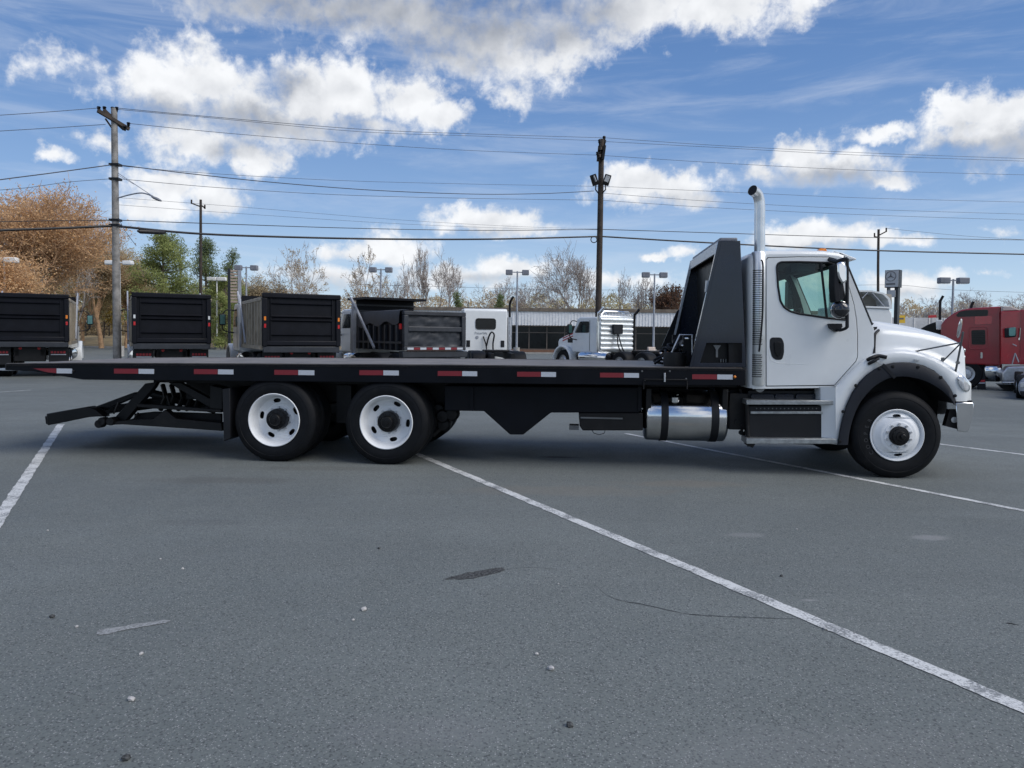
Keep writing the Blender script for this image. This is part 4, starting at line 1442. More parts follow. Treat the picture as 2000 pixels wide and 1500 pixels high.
# wheel arch flare
fo = [(1635, 869), (1640, 838), (1648, 806), (1658, 780), (1670, 759), (1684, 741), (1700, 726), (1722, 714), (1745, 708.5), (1770, 707.5), (1792, 711), (1812, 718), (1832, 730), (1848, 746), (1859, 763), (1867, 781)]
fi = [(1656, 869), (1660, 840), (1668, 812), (1678, 790), (1690, 773), (1703, 759), (1716, 749), (1733, 740), (1750, 736), (1770, 735.5), (1790, 739), (1807, 744), (1825, 753), (1841, 764), (1854, 777), (1864, 792)]
n = 4
fo_, fi_ = spline(fo, n), spline(fi, n)
rows = []
for (xo, yo), (xi, yi) in zip(fo_, fi_):
    mx, my = xo + (xi - xo) * .12, yo + (yi - yo) * .12
    m2x, m2y = xo + (xi - xo) * .8, yo + (yi - yo) * .8
    rows.append([P3(xo, yo, .03), P3(xo, yo, -.002), P3(mx, my, -.02), P3(m2x, m2y, -.030), P3(xi, yi, -.022), P3(xi, yi, .12)])
MB().loft(rows).build('wheel_arch_flare', 'flare', TR, smooth=40)
MB().loft([[(u, VW - v, z) for u, v, z in r] for r in rows]).build('wheel_arch_flare', 'flare', TR, smooth=40)
for x, y in ((1641, 862), (1647, 804), (1672, 753), (1718, 720), (1744, 716), (1793, 717), (1838, 737), (1866, 773)):
    u, z = L(x, y, -.025)
    MB().lathe([(.020, .0), (.017, -.012), (.001, -.014)], (u, -.016, z), n=12).build('flare_bolt', 'hub', TR)
# inner liner
ln = MB()
rows = []
for x, y in fi_:
    a_ = P3(x, y, .1)
    rows.append([(a_[0], .1, a_[2] + .02), (a_[0], .75, a_[2] + .03)])
ln.loft(rows)
ln.add([(r[1][0], .75, r[1][2]) for r in rows], [tuple(range(len(rows)))])
ln.build('wheel_arch_liner', 'plastic', TR, fix=False)
MB().loft([[(u, VW - v, z) for u, v, z in r] for r in rows]).build('wheel_arch_liner', 'plastic', TR, fix=False)
en = MB().box((fu - .75, .78, .62), (fu + .8, 1.66, 1.3))
en.build('engine_block', 'frame', TR)
# latch and strap
lt = MB()
lt.tube(spline([P3(1694, 703, .03), P3(1702, 699, -.0), P3(1715, 695, .02), P3(1732, 698, .0)], 5), .022, 8)
lt.tube(spline([P3(1696, 711, .02), P3(1706, 706, -.01), P3(1716, 700, .0)], 5), .018, 8)
lt.build('hood_latch', 'plastic', TR, each=True, smooth=50)
MB().bar(P3(1712, 703, -.01), P3(1724, 712, -.01), .015, .03).build('latch_strap', 'dullalu', TR)
MB().bar(P3(1724, 712, -.02), P3(1748, 738, -.035), .012, .035).build('latch_strap', 'plastic', TR)
# head lamp
hl = MB()
rows = []
hc = (1882.5, 749.0)
for k, (sc, dv) in enumerate(((1.0, .012), (1.0, -.006), (.86, -.016), (.5, -.024), (.01, -.026))):
    r = []
    for j in range(28):
        t = 2 * math.pi * j / 28
        x = hc[0] + (11.0 * math.cos(t) + 4.5 * math.sin(t)) * sc
        y = hc[1] + (15.5 * math.sin(t) + 3.0 * math.cos(t)) * sc
        r.append(P3(x, y, .045 + vin(x) * .9 + dv - .035))
    rows.append(r)
hlo = MB().loft([rows[0], rows[1], rows[2]], close=True).build('headlight', 'chrome', TR, smooth=50)
MB().loft(rows[2:], close=True).build('headlight_lens', 'lens', hlo, smooth=60)
rows2 = [[(u, VW - v, z) for u, v, z in r] for r in rows]
hlo = MB().loft(rows2[:3], close=True).build('headlight', 'chrome', TR, smooth=50)
MB().loft(rows2[2:], close=True).build('headlight_lens', 'lens', hlo, smooth=60)
# bumper
bp_ = MB()
prof = [(1866, 786), (1899, 786), (1902.5, 789), (1902, 802), (1897, 826), (1892.5, 840), (1889, 844.5), (1870, 842.5)]
pts = PP(prof, .05)
def bump_off(v):
    s = abs(v - VW / 2) / (VW / 2 - .05)
    return .22 * (1 - s ** 2)
rows = []
for v in np.linspace(.05, VW - .05, 17):
    o = bump_off(v)
    rows.append([(u + o * (1 if i not in (0, 7) else 1), v, z) for i, (u, z) in enumerate(pts)])
bp_.loft(rows, close=True)
bp_.f.append(tuple(range(8)))
nn = len(bp_.v)
bp_.f.append(tuple(range(nn - 1, nn - 9, -1)))
bp_.build('bumper', 'chrome', TR, bevel=.01, smooth=35)
MB().prism(PP([(1868, 782), (1897, 782), (1897, 787), (1866, 787)], .1), .08, VW - .08).build('bumper_filler', 'plastic', TR)
MB().prism(PP([(1855, 800), (1869, 800), (1869, 838), (1846, 832)], .12), .12, .2).build('bumper_bracket', 'frame', TR)
tw = MB().lathe([(.035, 0), (.035, -.01), (.001, -.012)], P3(1863, 820, .115), n=14)
tw.build('tow_hook_hole', 'dullalu', TR)

# --- steps
stp = MB()
stp.prism(PP([(1462, 793), (1607, 793), (1607, 858), (1462, 858)], .12), .13, .3)
stp.prism(PP([(1462, 763), (1607, 763), (1607, 784), (1462, 784)], .3), .34, .5)
stp.build('step_housing', 'plastic', TR, bevel=.008)
dkp = MB()
for a, c in ((1468, 1512), (1515, 1550), (1556, 1600)):
    dkp.prism(PP([(a, 769), (c, 769), (c + 2, 783), (a - 2, 783)], .3), .30, .345)
dkp.build('step_box', 'panel', TR, each=True, bevel=.01)
nm_ = MB()
for k in range(16):
    u, z = L(1478 + k * 7.8, 798, .12)
    nm_.lathe([(.009, .0), (.007, -.006), (.001, -.007)], (u, .129, z), n=8)
nm_.build('step_rivet', 'nutblack', TR, kind='stuff')
for (a, c, y0, y1, va, vb) in ((1458, 1630, 782.5, 790.5, .05, .32), (1466, 1607, 803.5, 808.5, .11, .14), (1458, 1635, 857, 867, .0, .30)):
    sm_ = MB().prism(PP([(a, y0), (c, y0), (c, y1), (a, y1)], va), va, vb)
    so_ = sm_.build('step_tread', 'stepalu', TR, bevel=.005)
    if y1 - y0 > 6:
        rg = MB()
        zt_ = L(a, y0, va)[1]
        u0_, u1_ = L(a, y0, va)[0], L(c, y0, va)[0]
        nseg = 38
        for k in range(nseg):
            u = u0_ + (u1_ - u0_) * (k + .5) / nseg
            rg.box((u - .010, va + .01, zt_), (u + .010, vb - .02, zt_ + .008))
        rg.build('tread_teeth', 'stepalu', so_, kind='stuff')
lg_ = MB()
lg_.tube([P3(1459, 790, .1), P3(1460, 830, .12), P3(1463, 872, .1)], .022, 8)
lg_.prism(PP([(1458, 855), (1475, 868), (1470, 875), (1459, 870)], .05), .05, .2)
lg_.build('step_bracket', 'frame', TR, each=True)
tk = MB().lathe([(.001, -.35), (.17, -.34), (.18, -.3), (.18, .3), (.17, .34), (.001, .35)], (L(1600, 872, 1.2)[0], 1.3, .38), axis='x', n=20)
tk.build('air_tank', 'frame', TR, smooth=40)

# --- mirrors on the door
ma = MB()
ma.tube(spline([P3(1620, 507, .14), P3(1632, 511, .02), P3(1645, 508, -.06), P3(1655, 506, -.10)], 5), .026, 8)
ma.tube([P3(1654.5, 505, -.10), P3(1654.5, 640, -.10)], .020, 10)
ma.tube(spline([P3(1654.5, 636, -.10), P3(1652, 641, -.08), P3(1641, 645, .0), P3(1634, 644, .12)], 5), .018, 8)
ma.prism(PP([(1619, 632), (1644, 632), (1645, 638), (1639, 648), (1632, 648), (1622, 641)], .08), .07, .15)
ma.build('mirror_arm', 'plastic', TR, each=True, smooth=40)
mm = MB()
mm.prism(rounded(PP([(1632, 514), (1645, 511), (1651, 522), (1651, 552), (1641, 555), (1633, 540)], -.10), .03, 3), -.16, .03)
mo = mm.build('door_mirror', 'chrome', TR, bevel=.02)
mm = MB()
mm.prism(rounded(PP([(1628, 516), (1634, 516), (1636, 545), (1638, 590), (1630, 590), (1627, 560)], -.10), .02, 3), -.14, .06)
mm.build('mirror_case', 'plastic', mo, bevel=.015)
MB().prism(rounded(PP([(1631, 552), (1645, 555), (1646, 586), (1633, 588)], -.10), .02, 3), -.13, .05).build('mirror_bracket', 'plastic', mo, bevel=.015)
cm = MB()
cc_ = P3(1641, 605, -.07)
for prof_, nm_x in (([(.001, -.10), (.05, -.095), (.08, -.072), (.096, -.03), (.10, .0)], 'mirrorback'), ([(.10, .0), (.106, .004), (.106, .03), (.085, .045), (.001, .05)], 'chrome')):
    MB().lathe(prof_, cc_, axis='y', n=32).build('convex_mirror', nm_x, mo, smooth=50)
far_m = MB().box((L(1640, 515, VC)[0], VF + .08, L(1640, 590, VC)[1]), (L(1640, 515, VC)[0] + .1, VF + .28, L(1640, 520, VC)[1]))
far_m.build('door_mirror', 'plastic', TR, bevel=.02)

# --- hood mirror
hm = MB()
base = P3(1880, 665, -.05)
hm.tube([P3(1881, 648, -.06), P3(1877, 672, -.04), P3(1866, 727, .06)], .012, 8)
hm.tube([P3(1866, 727, .06), P3(1858, 730, .08)], .016, 8)
hm.tube([P3(1759, 692, .16), P3(1820, 680, .05), P3(1877, 669, -.04)], .009, 8)
hm.tube([P3(1841, 706, .12), P3(1877, 670, -.04)], .009, 8)
hm.lathe([(.02, -.02), (.02, .02)], P3(1759, 692, .16), n=10)
for x, y in ((1845, 701), (1842, 706), (1868, 708)):
    u, v, z = P3(x, y, .05)
    hm.lathe([(.001, -.02), (.018, -.018), (.018, .018), (.001, .02)], (u, .09 if x < 1860 else .02, z), n=10)
hmo = hm.build('hood_mirror_bracket', 'nutblack', TR, smooth=40)
ml = MB()
cc_ = Vector(P3(1874, 641.5, -.07))
rows = []
for s_, off in ((.02, -.055), (.45, -.05), (.8, -.03), (1.0, 0), (.92, .03), (.5, .045), (.02, .05)):
    rows.append([(cc_.x + math.cos(t) * .045 * s_ + off * .55 + math.sin(t) * .018 * s_, cc_.y + math.cos(t) * .06 * s_ + off * .6, cc_.z + math.sin(t) * .113 * s_) for t in np.linspace(0, 2 * math.pi, 28, endpoint=False)])
ml.loft(rows, close=True)
ml.build('hood_mirror', 'chrome', hmo, smooth=60)

# ------------------------------------------------------------------ background ground
kb = MB()
kb.box((-140, 78, -.02), (-9, 78.25, .14))
kb.build('kerb', 'kerb', kind='structure')
kb = MB().box((-9, 70.6, 0), (45, 71.0, .12))
kb.build('kerb', 'kerb', kind='structure')
rows = []
rnd = random.Random(11)
for j, y in enumerate((78.25, 82, 88, 95, 110, 140)):
    zz = (.12, .35, .8, 1.15, 1.6, 2.2)[j]
    rows.append([(x, y, zz + rnd.uniform(-.08, .08) * min(j, 2)) for x in np.linspace(-160, -6, 40)])
MB().loft(rows).build('lawn_bank', 'lawn', fix=False, smooth=60, kind='structure')
MB().add([(-6, 78.05, .0), (170, 78.05, .0), (170, 400, .3), (-6, 400, .3)], [(0, 1, 2, 3)]).build('dry_field', 'lawn', fix=False, kind='structure')


# ------------------------------------------------------------------ dump trucks
def simple_wheel(name='wheel', r=.51, w=.55):
    mb = MB().lathe([(.27, 0), (r - .05, -.01), (r - .01, .03), (r, .07), (r, w - .07), (r - .01, w - .03), (r - .05, w + .01), (.27, w)], n=24)
    me = mb.build(name, 'rubber', None, smooth=40)
    rm = MB().lathe([(.29, .0), (.27, .05), (.2, .06), (.16, -.02), (.001, -.03)], n=20).build('wheel_rim', 'dullalu', me, smooth=40)
    return me


WPROTO = None


def put_wheel(parent, loc, axis_x=True, flip=False, s=1.0, wd=1.0):
    global WPROTO
    if WPROTO is None:
        WPROTO = simple_wheel()
        o = WPROTO
        o.parent = parent
    else:
        o = dup(WPROTO, parent)
    o.location = loc
    o.rotation_euler = (0, 0, (-math.pi / 2 if not flip else math.pi / 2))
    o.scale = (s, wd, s)
    return o


def conv_cab(T, x0, y0, w, top=2.75, bot=.95, hood=1.6, style=0, far=True):
    """conventional cab: rear wall at y0, nose toward +y; x0 left side"""
    x1 = x0 + w

    def xprism(poly, a, c):
        m = MB()
        n = len(poly)
        m.add([(a, y, z) for y, z in poly] + [(c, y, z) for y, z in poly], [tuple(range(n)), tuple(range(2 * n - 1, n - 1, -1))] + [(i, i + n, (i + 1) % n + n, (i + 1) % n) for i in range(n)])
        return m
    c = xprism([(y0, bot), (y0, top - .08), (y0 + .08, top), (y0 + 1.25, top), (y0 + 1.4, top - .07), (y0 + 1.75, bot + .95), (y0 + 1.78, bot)], x0, x1).build('cab', 'white', T, bevel=.06, seg=3)
    hx = .22
    h0 = y0 + 1.78
    hood_o = xprism([(h0, bot - .1), (h0, bot + .95), (h0 + hood * .5, bot + .82), (h0 + hood * .93, bot + .62), (h0 + hood, bot + .5), (h0 + hood, bot - .3), (h0 + hood * .9, bot - .3)], x0 + hx, x1 - hx).build('hood', 'white', T, bevel=.07, seg=3)
    # fenders: arches over the front wheels
    wy = h0 + hood * .52
    for xa, xb in ((x0 - .08, x0 + hx + .1), (x1 - hx - .1, x1 + .08)):
        ro, ri = [], []
        for k in range(13):
            t = math.pi * (k / 12) * 1.12 - .15
            ro.append((wy + .70 * math.cos(t), .5 + .72 * math.sin(t)))
            ri.append((wy + .61 * math.cos(t), .5 + .62 * math.sin(t)))
        xprism(ro + ri[::-1], xa, xb).build('fender', 'white', T, bevel=.03)
    g_ = MB()
    for k in range(5):
        g_.box((x0 + hx + .15, h0 + hood, bot - .2 + k * .13), (x1 - hx - .15, h0 + hood + .02, bot - .12 + k * .13))
    g_.build('grille', 'chrome', T, kind='stuff')
    # windows
    for xa in (x0 - .006, x1 + .006):
        m = MB()
        q = rounded([(y0 + .55, bot + .92), (y0 + .55, top - .2), (y0 + 1.22, top - .2), (y0 + 1.6, bot + .92)], .07, 3)
        m.add([(xa, y, z) for y, z in q], [tuple(range(len(q)))])
        m.build('side_window', 'bgglass', c, fix=False)
        m = MB()
        m.box((min(xa, xa + .0) - .004, y0 + .5, bot + .1), (xa + .004, y0 + .52, top - .15))
        m.build('door_seam', 'plastic', c)
    m = MB()
    m.add([(x0 + .12, y0 + 1.45, top - .13), (x1 - .12, y0 + 1.45, top - .13), (x1 - .1, y0 + 1.775, bot + 1.02), (x0 + .1, y0 + 1.775, bot + 1.02)], [(0, 1, 2, 3)])
    m.build('windscreen', 'bgglass', c, fix=False)
    put_wheel(T, (x0 + .02, wy, .5), wd=.55)
    put_wheel(T, (x1 - .02, wy, .5), flip=True, wd=.55)
    MB().box((x0 + .05, h0 + hood - .05, .35), (x1 - .05, h0 + hood + .12, .65)).build('bumper', 'chrome', T, bevel=.03)
    return c, wy


def mirrors(T, x, y, z, sgn, loop=True):
    a = MB()
    a.tube(spline([(x, y, z + .35), (x + sgn * .25, y + .02, z + .38), (x + sgn * .42, y, z + .15), (x + sgn * .42, y, z - .3), (x + sgn * .3, y, z - .45), (x, y, z - .5)], 4), .025, 6)
    ao = a.build('mirror_arm', 'plastic', T, smooth=50)
    MB().box((x + sgn * .42 - .12, y - .05, z - .22), (x + sgn * .42 + .12, y + .08, z + .22)).build('mirror_case', 'plastic', ao, bevel=.04)
    MB().box((x + sgn * .42 - .09, y - .058, z - .18), (x + sgn * .42 + .09, y - .048, z + .18)).build('mirror_glass', 'teal', ao)


def dump_truck(label, X1, Y1, th, sidemat='reflside', length=4.5, zb=1.28, zt=2.95, W_=2.45, left_amber=True, tank=True):
    T = thing('dump_truck', label, 'dump truck', (X1, Y1, 0), th, 'dump trucks parked in a row behind the flatbed')
    # tailgate with frame members
    tg = MB().box((.12, .04, zb + .05), (W_ - .12, .09, zt - .1)).build('tailgate', 'dumpblack', T, bevel=.01)
    for (xa, xb, za, zc, ya) in ((.0, W_, zt - .16, zt, -.04), (.10, W_ - .10, zb + .0, zb + .16, -.02)):
        MB().box((xa, ya, za), (xb, .10, zc)).build('tailgate_rail', 'dumpblack', T, bevel=.03)
    zm = zb + (zt - zb) * .52
    for zr, h in ((zm + .06, .05), (zm - .06, .05), (zt - .33, .03), (zb + .34, .03)):
        m = MB()
        m.add([(.26, .04, zr - h), (W_ - .26, .04, zr - h), (W_ - .26, -.02, zr), (.26, -.02, zr), (W_ - .26, .04, zr + h), (.26, .04, zr + h)], [(0, 1, 2, 3), (3, 2, 4, 5)])
        m.build('tailgate_rib', 'dumpblack', T)
    for xa in (.0, W_ - .15):
        MB().box((xa, -.03, zb - .02), (xa + .15, .12, zt - .161)).build('corner_post', 'dumpblack', T, bevel=.02)
    for xa in (.25, W_ - .28):
        MB().box((xa, .0, zb + .17), (xa + .03, .04, zt - .17)).build('tailgate_rib', 'dumpblack', T)
    # sides, bulkhead
    for xa, xb in ((.0, .06), (W_ - .06, W_)):
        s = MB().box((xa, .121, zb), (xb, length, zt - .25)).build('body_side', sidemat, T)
        MB().box((xa - .03 if xa < 1 else xa - .02, .121, zt - .249), (xb + .03 if xa > 1 else xb + .02, length, zt - .13)).build('side_top_rail', 'oak', T, bevel=.02)
        for k in range(7):
            y = .5 + k * (length - .9) / 6
            xx = xa - .05 if xa < 1 else xb
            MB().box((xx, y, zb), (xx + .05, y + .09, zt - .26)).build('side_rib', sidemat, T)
        MB().box((xa - .06 if xa < 1 else xa, .12, zb - .12), (xb if xa < 1 else xb + .06, length, zb - .001)).build('lower_rail', 'oak', T)
    MB().box((0, length, zb), (W_, length + .06, zt + .1)).build('bulkhead', 'dumpblack', T)
    MB().box((.1, length + .06, zt + .02), (W_ - .1, length + .9, zt + .08)).build('cab_shield', 'dumpblack', T)
    MB().box((.05, .1, zb - .05), (W_ - .05, length, zb + .02)).build('body_floor', 'dumpblack', T)
    # tail
    MB().box((.03, .0, zb - .22), (W_ - .03, .15, zb - .021)).build('rear_sill', 'dumpgrey', T, bevel=.02)
    MB().box((.75, .3, .55), (W_ - .75, .5, zb - .221)).build('rear_crossmember', 'frame', T, bevel=.02)
    for x in (W_ / 2 - .28, W_ / 2 + .28):
        MB().lathe([(.05, 0), (.05, -.03), (.001, -.04)], (x, .30, 1.02), n=12).build('tail_lamp', 'redlens', T)
    for x in (.06, W_ - .66):
        mfp = MB().box((x, .33, .45), (x + .6, .36, zb - .23)).build('mud_flap', 'plastic', T)
        pr_ = MB()
        for k in range(5):
            pr_.box((x + .07 + k * .095, .322, .84), (x + .14 + k * .095, .33, .92))
        pr_.build('flap_print', 'red2', mfp, kind='stuff')
        MB().box((x + .07, .322, .78), (x + .54, .33, .81)).build('flap_print', 'tapew', mfp)
    for x in (.06, W_ - .09):
        MB().box((x - .01, -.04, zt - .86), (x + .05, -.03, zt - .74)).build('side_lamp', 'amber' if left_amber else 'lens', T)
        MB().box((x - .01, -.04, zt - 1.09), (x + .05, -.03, zt - .97)).build('side_lamp', 'redlens', T)
    MB().box((.75, .3, .75), (.9, length + 3.2, .98)).build('chassis_rail', 'frame', T)
    MB().box((W_ - .9, .3, .75), (W_ - .75, length + 3.2, .98)).build('chassis_rail', 'frame', T)
    for y in (1.1, 2.4):
        put_wheel(T, (.06, y, .51))
        put_wheel(T, (W_ - .06, y, .51), flip=True)
    c, wy = conv_cab(T, -.02, length + .5, W_ + .04, top=2.75)
    for sg, x in ((-1, -.02), (1, W_ + .02)):
        mirrors(T, x, length + 1.9, 2.15, sg)
    for x in (-.09, W_ + .06):
        ta = MB()
        ta.bar((x, length - .1, zt + .1), (x, length - 1.5, zb + .05), .05, .07)
        ta.bar((x, length + .3, zt + .25), (x, length - .1, zt - .2), .05, .07)
        ta.bar((x, length - .55, zt - .9), (x, length - .35, zb - .1), .05, .06)
        ta.build('tarp_arm', 'galv', T, each=True)
        if tank:
            MB().lathe([(.001, length + .3), (.24, length + .32), (.26, length + .4), (.26, length + 1.3), (.24, length + 1.38), (.001, length + 1.4)], (x + (.3 if x < 0 else -.3), 0, .72), axis='y', n=20).build('fuel_tank', 'chrome', T, smooth=40)
    return T


M['reflside'] = pmat('dump_side_painted_reflection', (0.30, 0.26, 0.20), 0.45, var=0.35, vscale=1.5, coat=0.2, dirt=(0.04, 0.035, 0.03, 0.4))  # tan of trees mirrored in gloss black, put into the side colour
TH = R(27.7)
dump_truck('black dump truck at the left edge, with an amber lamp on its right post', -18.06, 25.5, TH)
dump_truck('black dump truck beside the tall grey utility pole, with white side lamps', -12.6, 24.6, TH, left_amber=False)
dump_truck('black dump truck behind the flatbed above its rear wheels, tan tree reflection coloured onto its left side', -7.76, 23.05, TH, zb=1.25, zt=2.90)

# the truck with ribbed sides, tall bulkhead and charcoal tailgate
th4 = R(35)
T4 = thing('dump_truck', 'dump truck with ribbed black body and charcoal tailgate edged in red and white tape', 'dump truck', (-3.55, 24.2, 0), th4, 'dump trucks parked in a row behind the flatbed')
W4, L4, zb4, zt4 = 2.35, 3.8, 1.12, 2.42
for (a, c, za, zc) in ((0, W4, zt4 - .14, zt4), (0, W4, zb4, zb4 + .14)):
    MB().box((a, -.06, za), (c, .1, zc)).build('tailgate_rail', 'dumpgrey', T4, bevel=.02)
MB().box((.15, -.05, zb4 + .62), (W4 - .15, .04, zb4 + .80)).build('tailgate_rail', 'dumpgrey', T4, bevel=.03)
for a in (0, W4 - .16):
    MB().box((a, -.065, zb4 + .141), (a + .16, .1, zt4 - .141)).build('corner_post', 'dumpgrey', T4, bevel=.02)
# dented plate
rows = []
rnd = random.Random(5)
for i in range(13):
    z = zb4 + .14 + (zt4 - zb4 - .28) * i / 12
    rows.append([(.16 + (W4 - .32) * j / 20, .03 + rnd.uniform(-.035, .035), z) for j in range(21)])
MB().loft(rows).build('tailgate', 'dumpgrey', T4, smooth=60, fix=False)
for k in range(9):
    MB().box((.12 + k * .235, -.068, zb4 + .03), (.12 + k * .235 + .225, -.061, zb4 + .10)).build('reflective_tape', 'red' if k % 2 else 'tapew', T4)
MB().box((-.02, .0, zb4 - .24), (W4 + .12, .3, zb4 - .02)).build('rear_sill', 'dumpgrey', T4, bevel=.03)
for x in (.1, .95, 1.75):
    MB().box((x, .2, .5), (x + .55, .3, zb4 - .25)).build('mud_flap', 'dumpgrey', T4)
for a in (0, W4 - .06):
    MB().box((a, .1, zb4), (a + .06, L4, zt4 - .02)).build('body_side', 'dumpblack', T4)
for k in range(8):
    y = .35 + k * .44
    for x in (-.07, W4):
        MB().box((x, y, zb4), (x + .07, y + .09, zt4 - .45 if x < 0 else zt4)).build('side_rib', 'dumpgrey', T4)
MB().box((-.075, .1, zb4 + .22), (-.01, L4, zb4 + .29)).build('side_rail', 'dumpgrey', T4)
rows = []
for i in range(17):
    y = .15 + (L4 - .1) * i / 16
    d = .38 + .16 * math.sin(i * 1.1) * .5 + .13 * (i / 16)
    rows.append([(.3, y, zt4 + .06), (-.05, y, zt4 + .02), (-.085, y, zt4 - d * .5), (-.082, y, zt4 - d)])
MB().loft(rows).build('rolled_tarp', 'tarp', T4, smooth=60)
MB().box((0, L4, zb4), (W4, L4 + .06, 2.95)).build('bulkhead', 'dumpblack', T4)
for z in (2.5, 2.72, 2.93):
    MB().box((-.04, L4 - .06, z - .03), (W4 + .04, L4 - .001, z + .03)).build('bulkhead_rib', 'dumpgrey', T4)
MB().box((-.06, L4 - .9, 2.90), (W4 + .06, L4 + .7, 2.98)).build('cab_shield', 'dumpblack', T4)
for x in (-.06, W4):
    MB().box((x, .1, zt4 - .6), (x + .06, .2, zt4 - .42)).build('side_lamp', 'redlens', T4)
ta = MB()
ta.bar((-.16, L4 - .15, 2.75), (-.16, L4 - 1.9, zb4 + .05), .06, .08)
ta.bar((-.16, L4 + .15, 2.98), (-.16, L4 - .15, 2.72), .06, .08)
ta.bar((-.14, L4 - .1, 2.75), (-.14, L4 - .05, .95), .12, .2)
ta.build('tarp_arm', 'galv', T4, each=True)
for y in (.9, 2.15):
    put_wheel(T4, (.04, y, .5))
    put_wheel(T4, (W4 - .04, y, .5), flip=True)
MB().box((.7, .3, .7), (.85, L4 + 3.2, .98)).build('chassis_rail', 'frame', T4)
MB().box((W4 - .85, .3, .7), (W4 - .7, L4 + 3.2, .98)).build('chassis_rail', 'frame', T4)
conv_cab(T4, .12, L4 + .3, W4 - .24, top=2.6)
mirrors(T4, .12, L4 + 1.7, 2.1, -1)
MB().lathe([(.001, L4 + .3), (.24, L4 + .32), (.26, L4 + .4), (.26, L4 + 1.1), (.24, L4 + 1.18), (.001, L4 + 1.2)], (.2, 0, .72), axis='y', n=20).build('fuel_tank', 'chrome', T4, smooth=40)

# ------------------------------------------------------------------ white tractors
thA = R(9)
TA = thing('tractor_truck', 'white day cab tractor seen from behind with black air hoses under its rear window', 'truck', (-2.23, 34.0, 0), thA, 'white tractor trucks without trailers')
cA, _ = conv_cab(TA, 0, 0, 2.02, top=2.88, bot=.90)
wq = rounded([(.56, 1.94), (1.47, 1.94), (1.47, 2.42), (.56, 2.42)], .12, 4)
MB().prism(wq, -.012, -.004).build('rear_window', 'darkglass', cA)
MB().tube([(x, -.012, z) for x, z in wq + [wq[0]]], .022, 6, cap=False).build('window_rubber', 'plastic', cA)
for x in (.13, 1.72):
    MB().box((x, -.02, 1.12), (x + .17, -.003, 1.42)).build('rear_vent', 'plastic', cA)
vs, fs = text_mesh('Peterbilt', .17, .003)
MB().add([(.80 + x, -.012 - z, 1.755 + y) for x, y, z in vs], fs).build('lettering', 'galv', cA, fix=False)
MB().lathe([(.075, 0), (.075, -.012), (.001, -.014)], (.62, -.004, 1.56), n=20).build('emblem', 'galv', cA)
hs = MB()
hs.tube(spline([(.9, -.05, 1.6), (.98, -.15, 1.35), (1.03, -.2, 1.1), (1.02, -.3, .85)], 5), .03, 6)
hs.tube(spline([(1.03, -.2, 1.15), (1.12, -.25, 1.55), (1.25, -.25, 1.8), (1.38, -.25, 1.68), (1.33, -.25, 1.3), (1.32, -.4, .9)], 5), .04, 6)
hs.build('air_hose', 'plastic', TA, smooth=50, each=True)
st = MB().tube(spline([(2.15, .15, .8), (2.15, .15, 2.7), (2.15, .15, 3.1), (2.2, .05, 3.3), (2.28, -.05, 3.45)], 5), .055, 12)
st.build('exhaust_stack', 'hub', TA, smooth=50)
MB().tube([(2.15, .15, 1.0), (2.15, .15, 2.5)], .11, 14).build('exhaust_shield', 'dullalu', TA, smooth=50)
MB().tube([(.35, 1.5, 2.9), (.35, 1.5, 3.1), (.36, 1.5, 3.25)], .02, 6).build('antenna', 'hub', TA)
for x in (.55, 1.35):
    MB().box((x, -5.6, .72), (x + .12, 2.4, .96)).build('chassis_rail', 'frame', TA)
for y in (-2.9, -4.25):
    put_wheel(TA, (-.08, y, .51))
    put_wheel(TA, (2.1, y, .51), flip=True)
fwp = MB()
fwp.prism([(.5, .98), (1.5, .98), (1.5, 1.06), (.5, 1.06)], -4.2, -3.1)
fwp.build('fifth_wheel', 'frame', TA, bevel=.02)
MB().lathe([(.001, -1.6), (.26, -1.58), (.28, -1.5), (.28, -.4), (.26, -.3), (.001, -.28)], (-.02, 0, .72), axis='y', n=20).build('fuel_tank', 'chrome', TA, smooth=40)
MB().lathe([(.001, -1.6), (.26, -1.58), (.28, -1.5), (.28, -.4), (.26, -.3), (.001, -.28)], (2.04, 0, .72), axis='y', n=20).build('fuel_tank', 'chrome', TA, smooth=40)

thB = R(35)
TB = thing('tractor_truck', 'white tractor with a chrome ribbed rack on its back and red striped hood', 'truck', (3.97, 33.5, 0), thB, 'white tractor trucks without trailers')
cB, _ = conv_cab(TB, .03, .25, 2.05, top=2.55, bot=.9, hood=1.35)
MB().add([(.022, 1.9, 1.95), (.022, 2.5, 1.72), (.022, 2.5, 1.66), (.022, 1.9, 1.86)], [(0, 1, 2, 3)])
s_ = MB()
for k, (a, c) in enumerate(((1.86, 1.80), (1.74, 1.68))):
    s_.add([(.243, 2.1, a), (.243, 3.0, a - .28), (.243, 3.0, c - .28), (.243, 2.1, c)], [(0, 1, 2, 3)])
s_.build('hood_stripe', 'red2', TB, fix=False, each=True)
MB().box((.235, 2.15, 1.35), (.245, 2.6, 1.55)).build('side_vent', 'plastic', TB)
rk = MB().box((.05, .08, .95), (2.08, .2, 2.62)).build('headache_rack', 'silver', TB, bevel=.05)
for k in range(7):
    z = 1.0 + k * .22
    m = MB()
    pts = [(.06 + 1.99 * j / 8) for j in range(9)]
    m.loft([[(x, .08 - .07 * math.sin(t), z + .10 - .10 * math.cos(t)) for x in pts] for t in np.linspace(0, math.pi, 7)])
    m.build('rack_rib', 'silver', rk, smooth=50)
MB().box((.72, -.12, 1.78), (1.28, .0, 2.22)).build('rack_box', 'plastic', rk, bevel=.02)
rr_ = MB()
rr_.tube([(.1, .1, 2.62), (.3, .1, 2.80), (1.8, .1, 2.80), (2.05, .1, 2.62)], .035, 8)
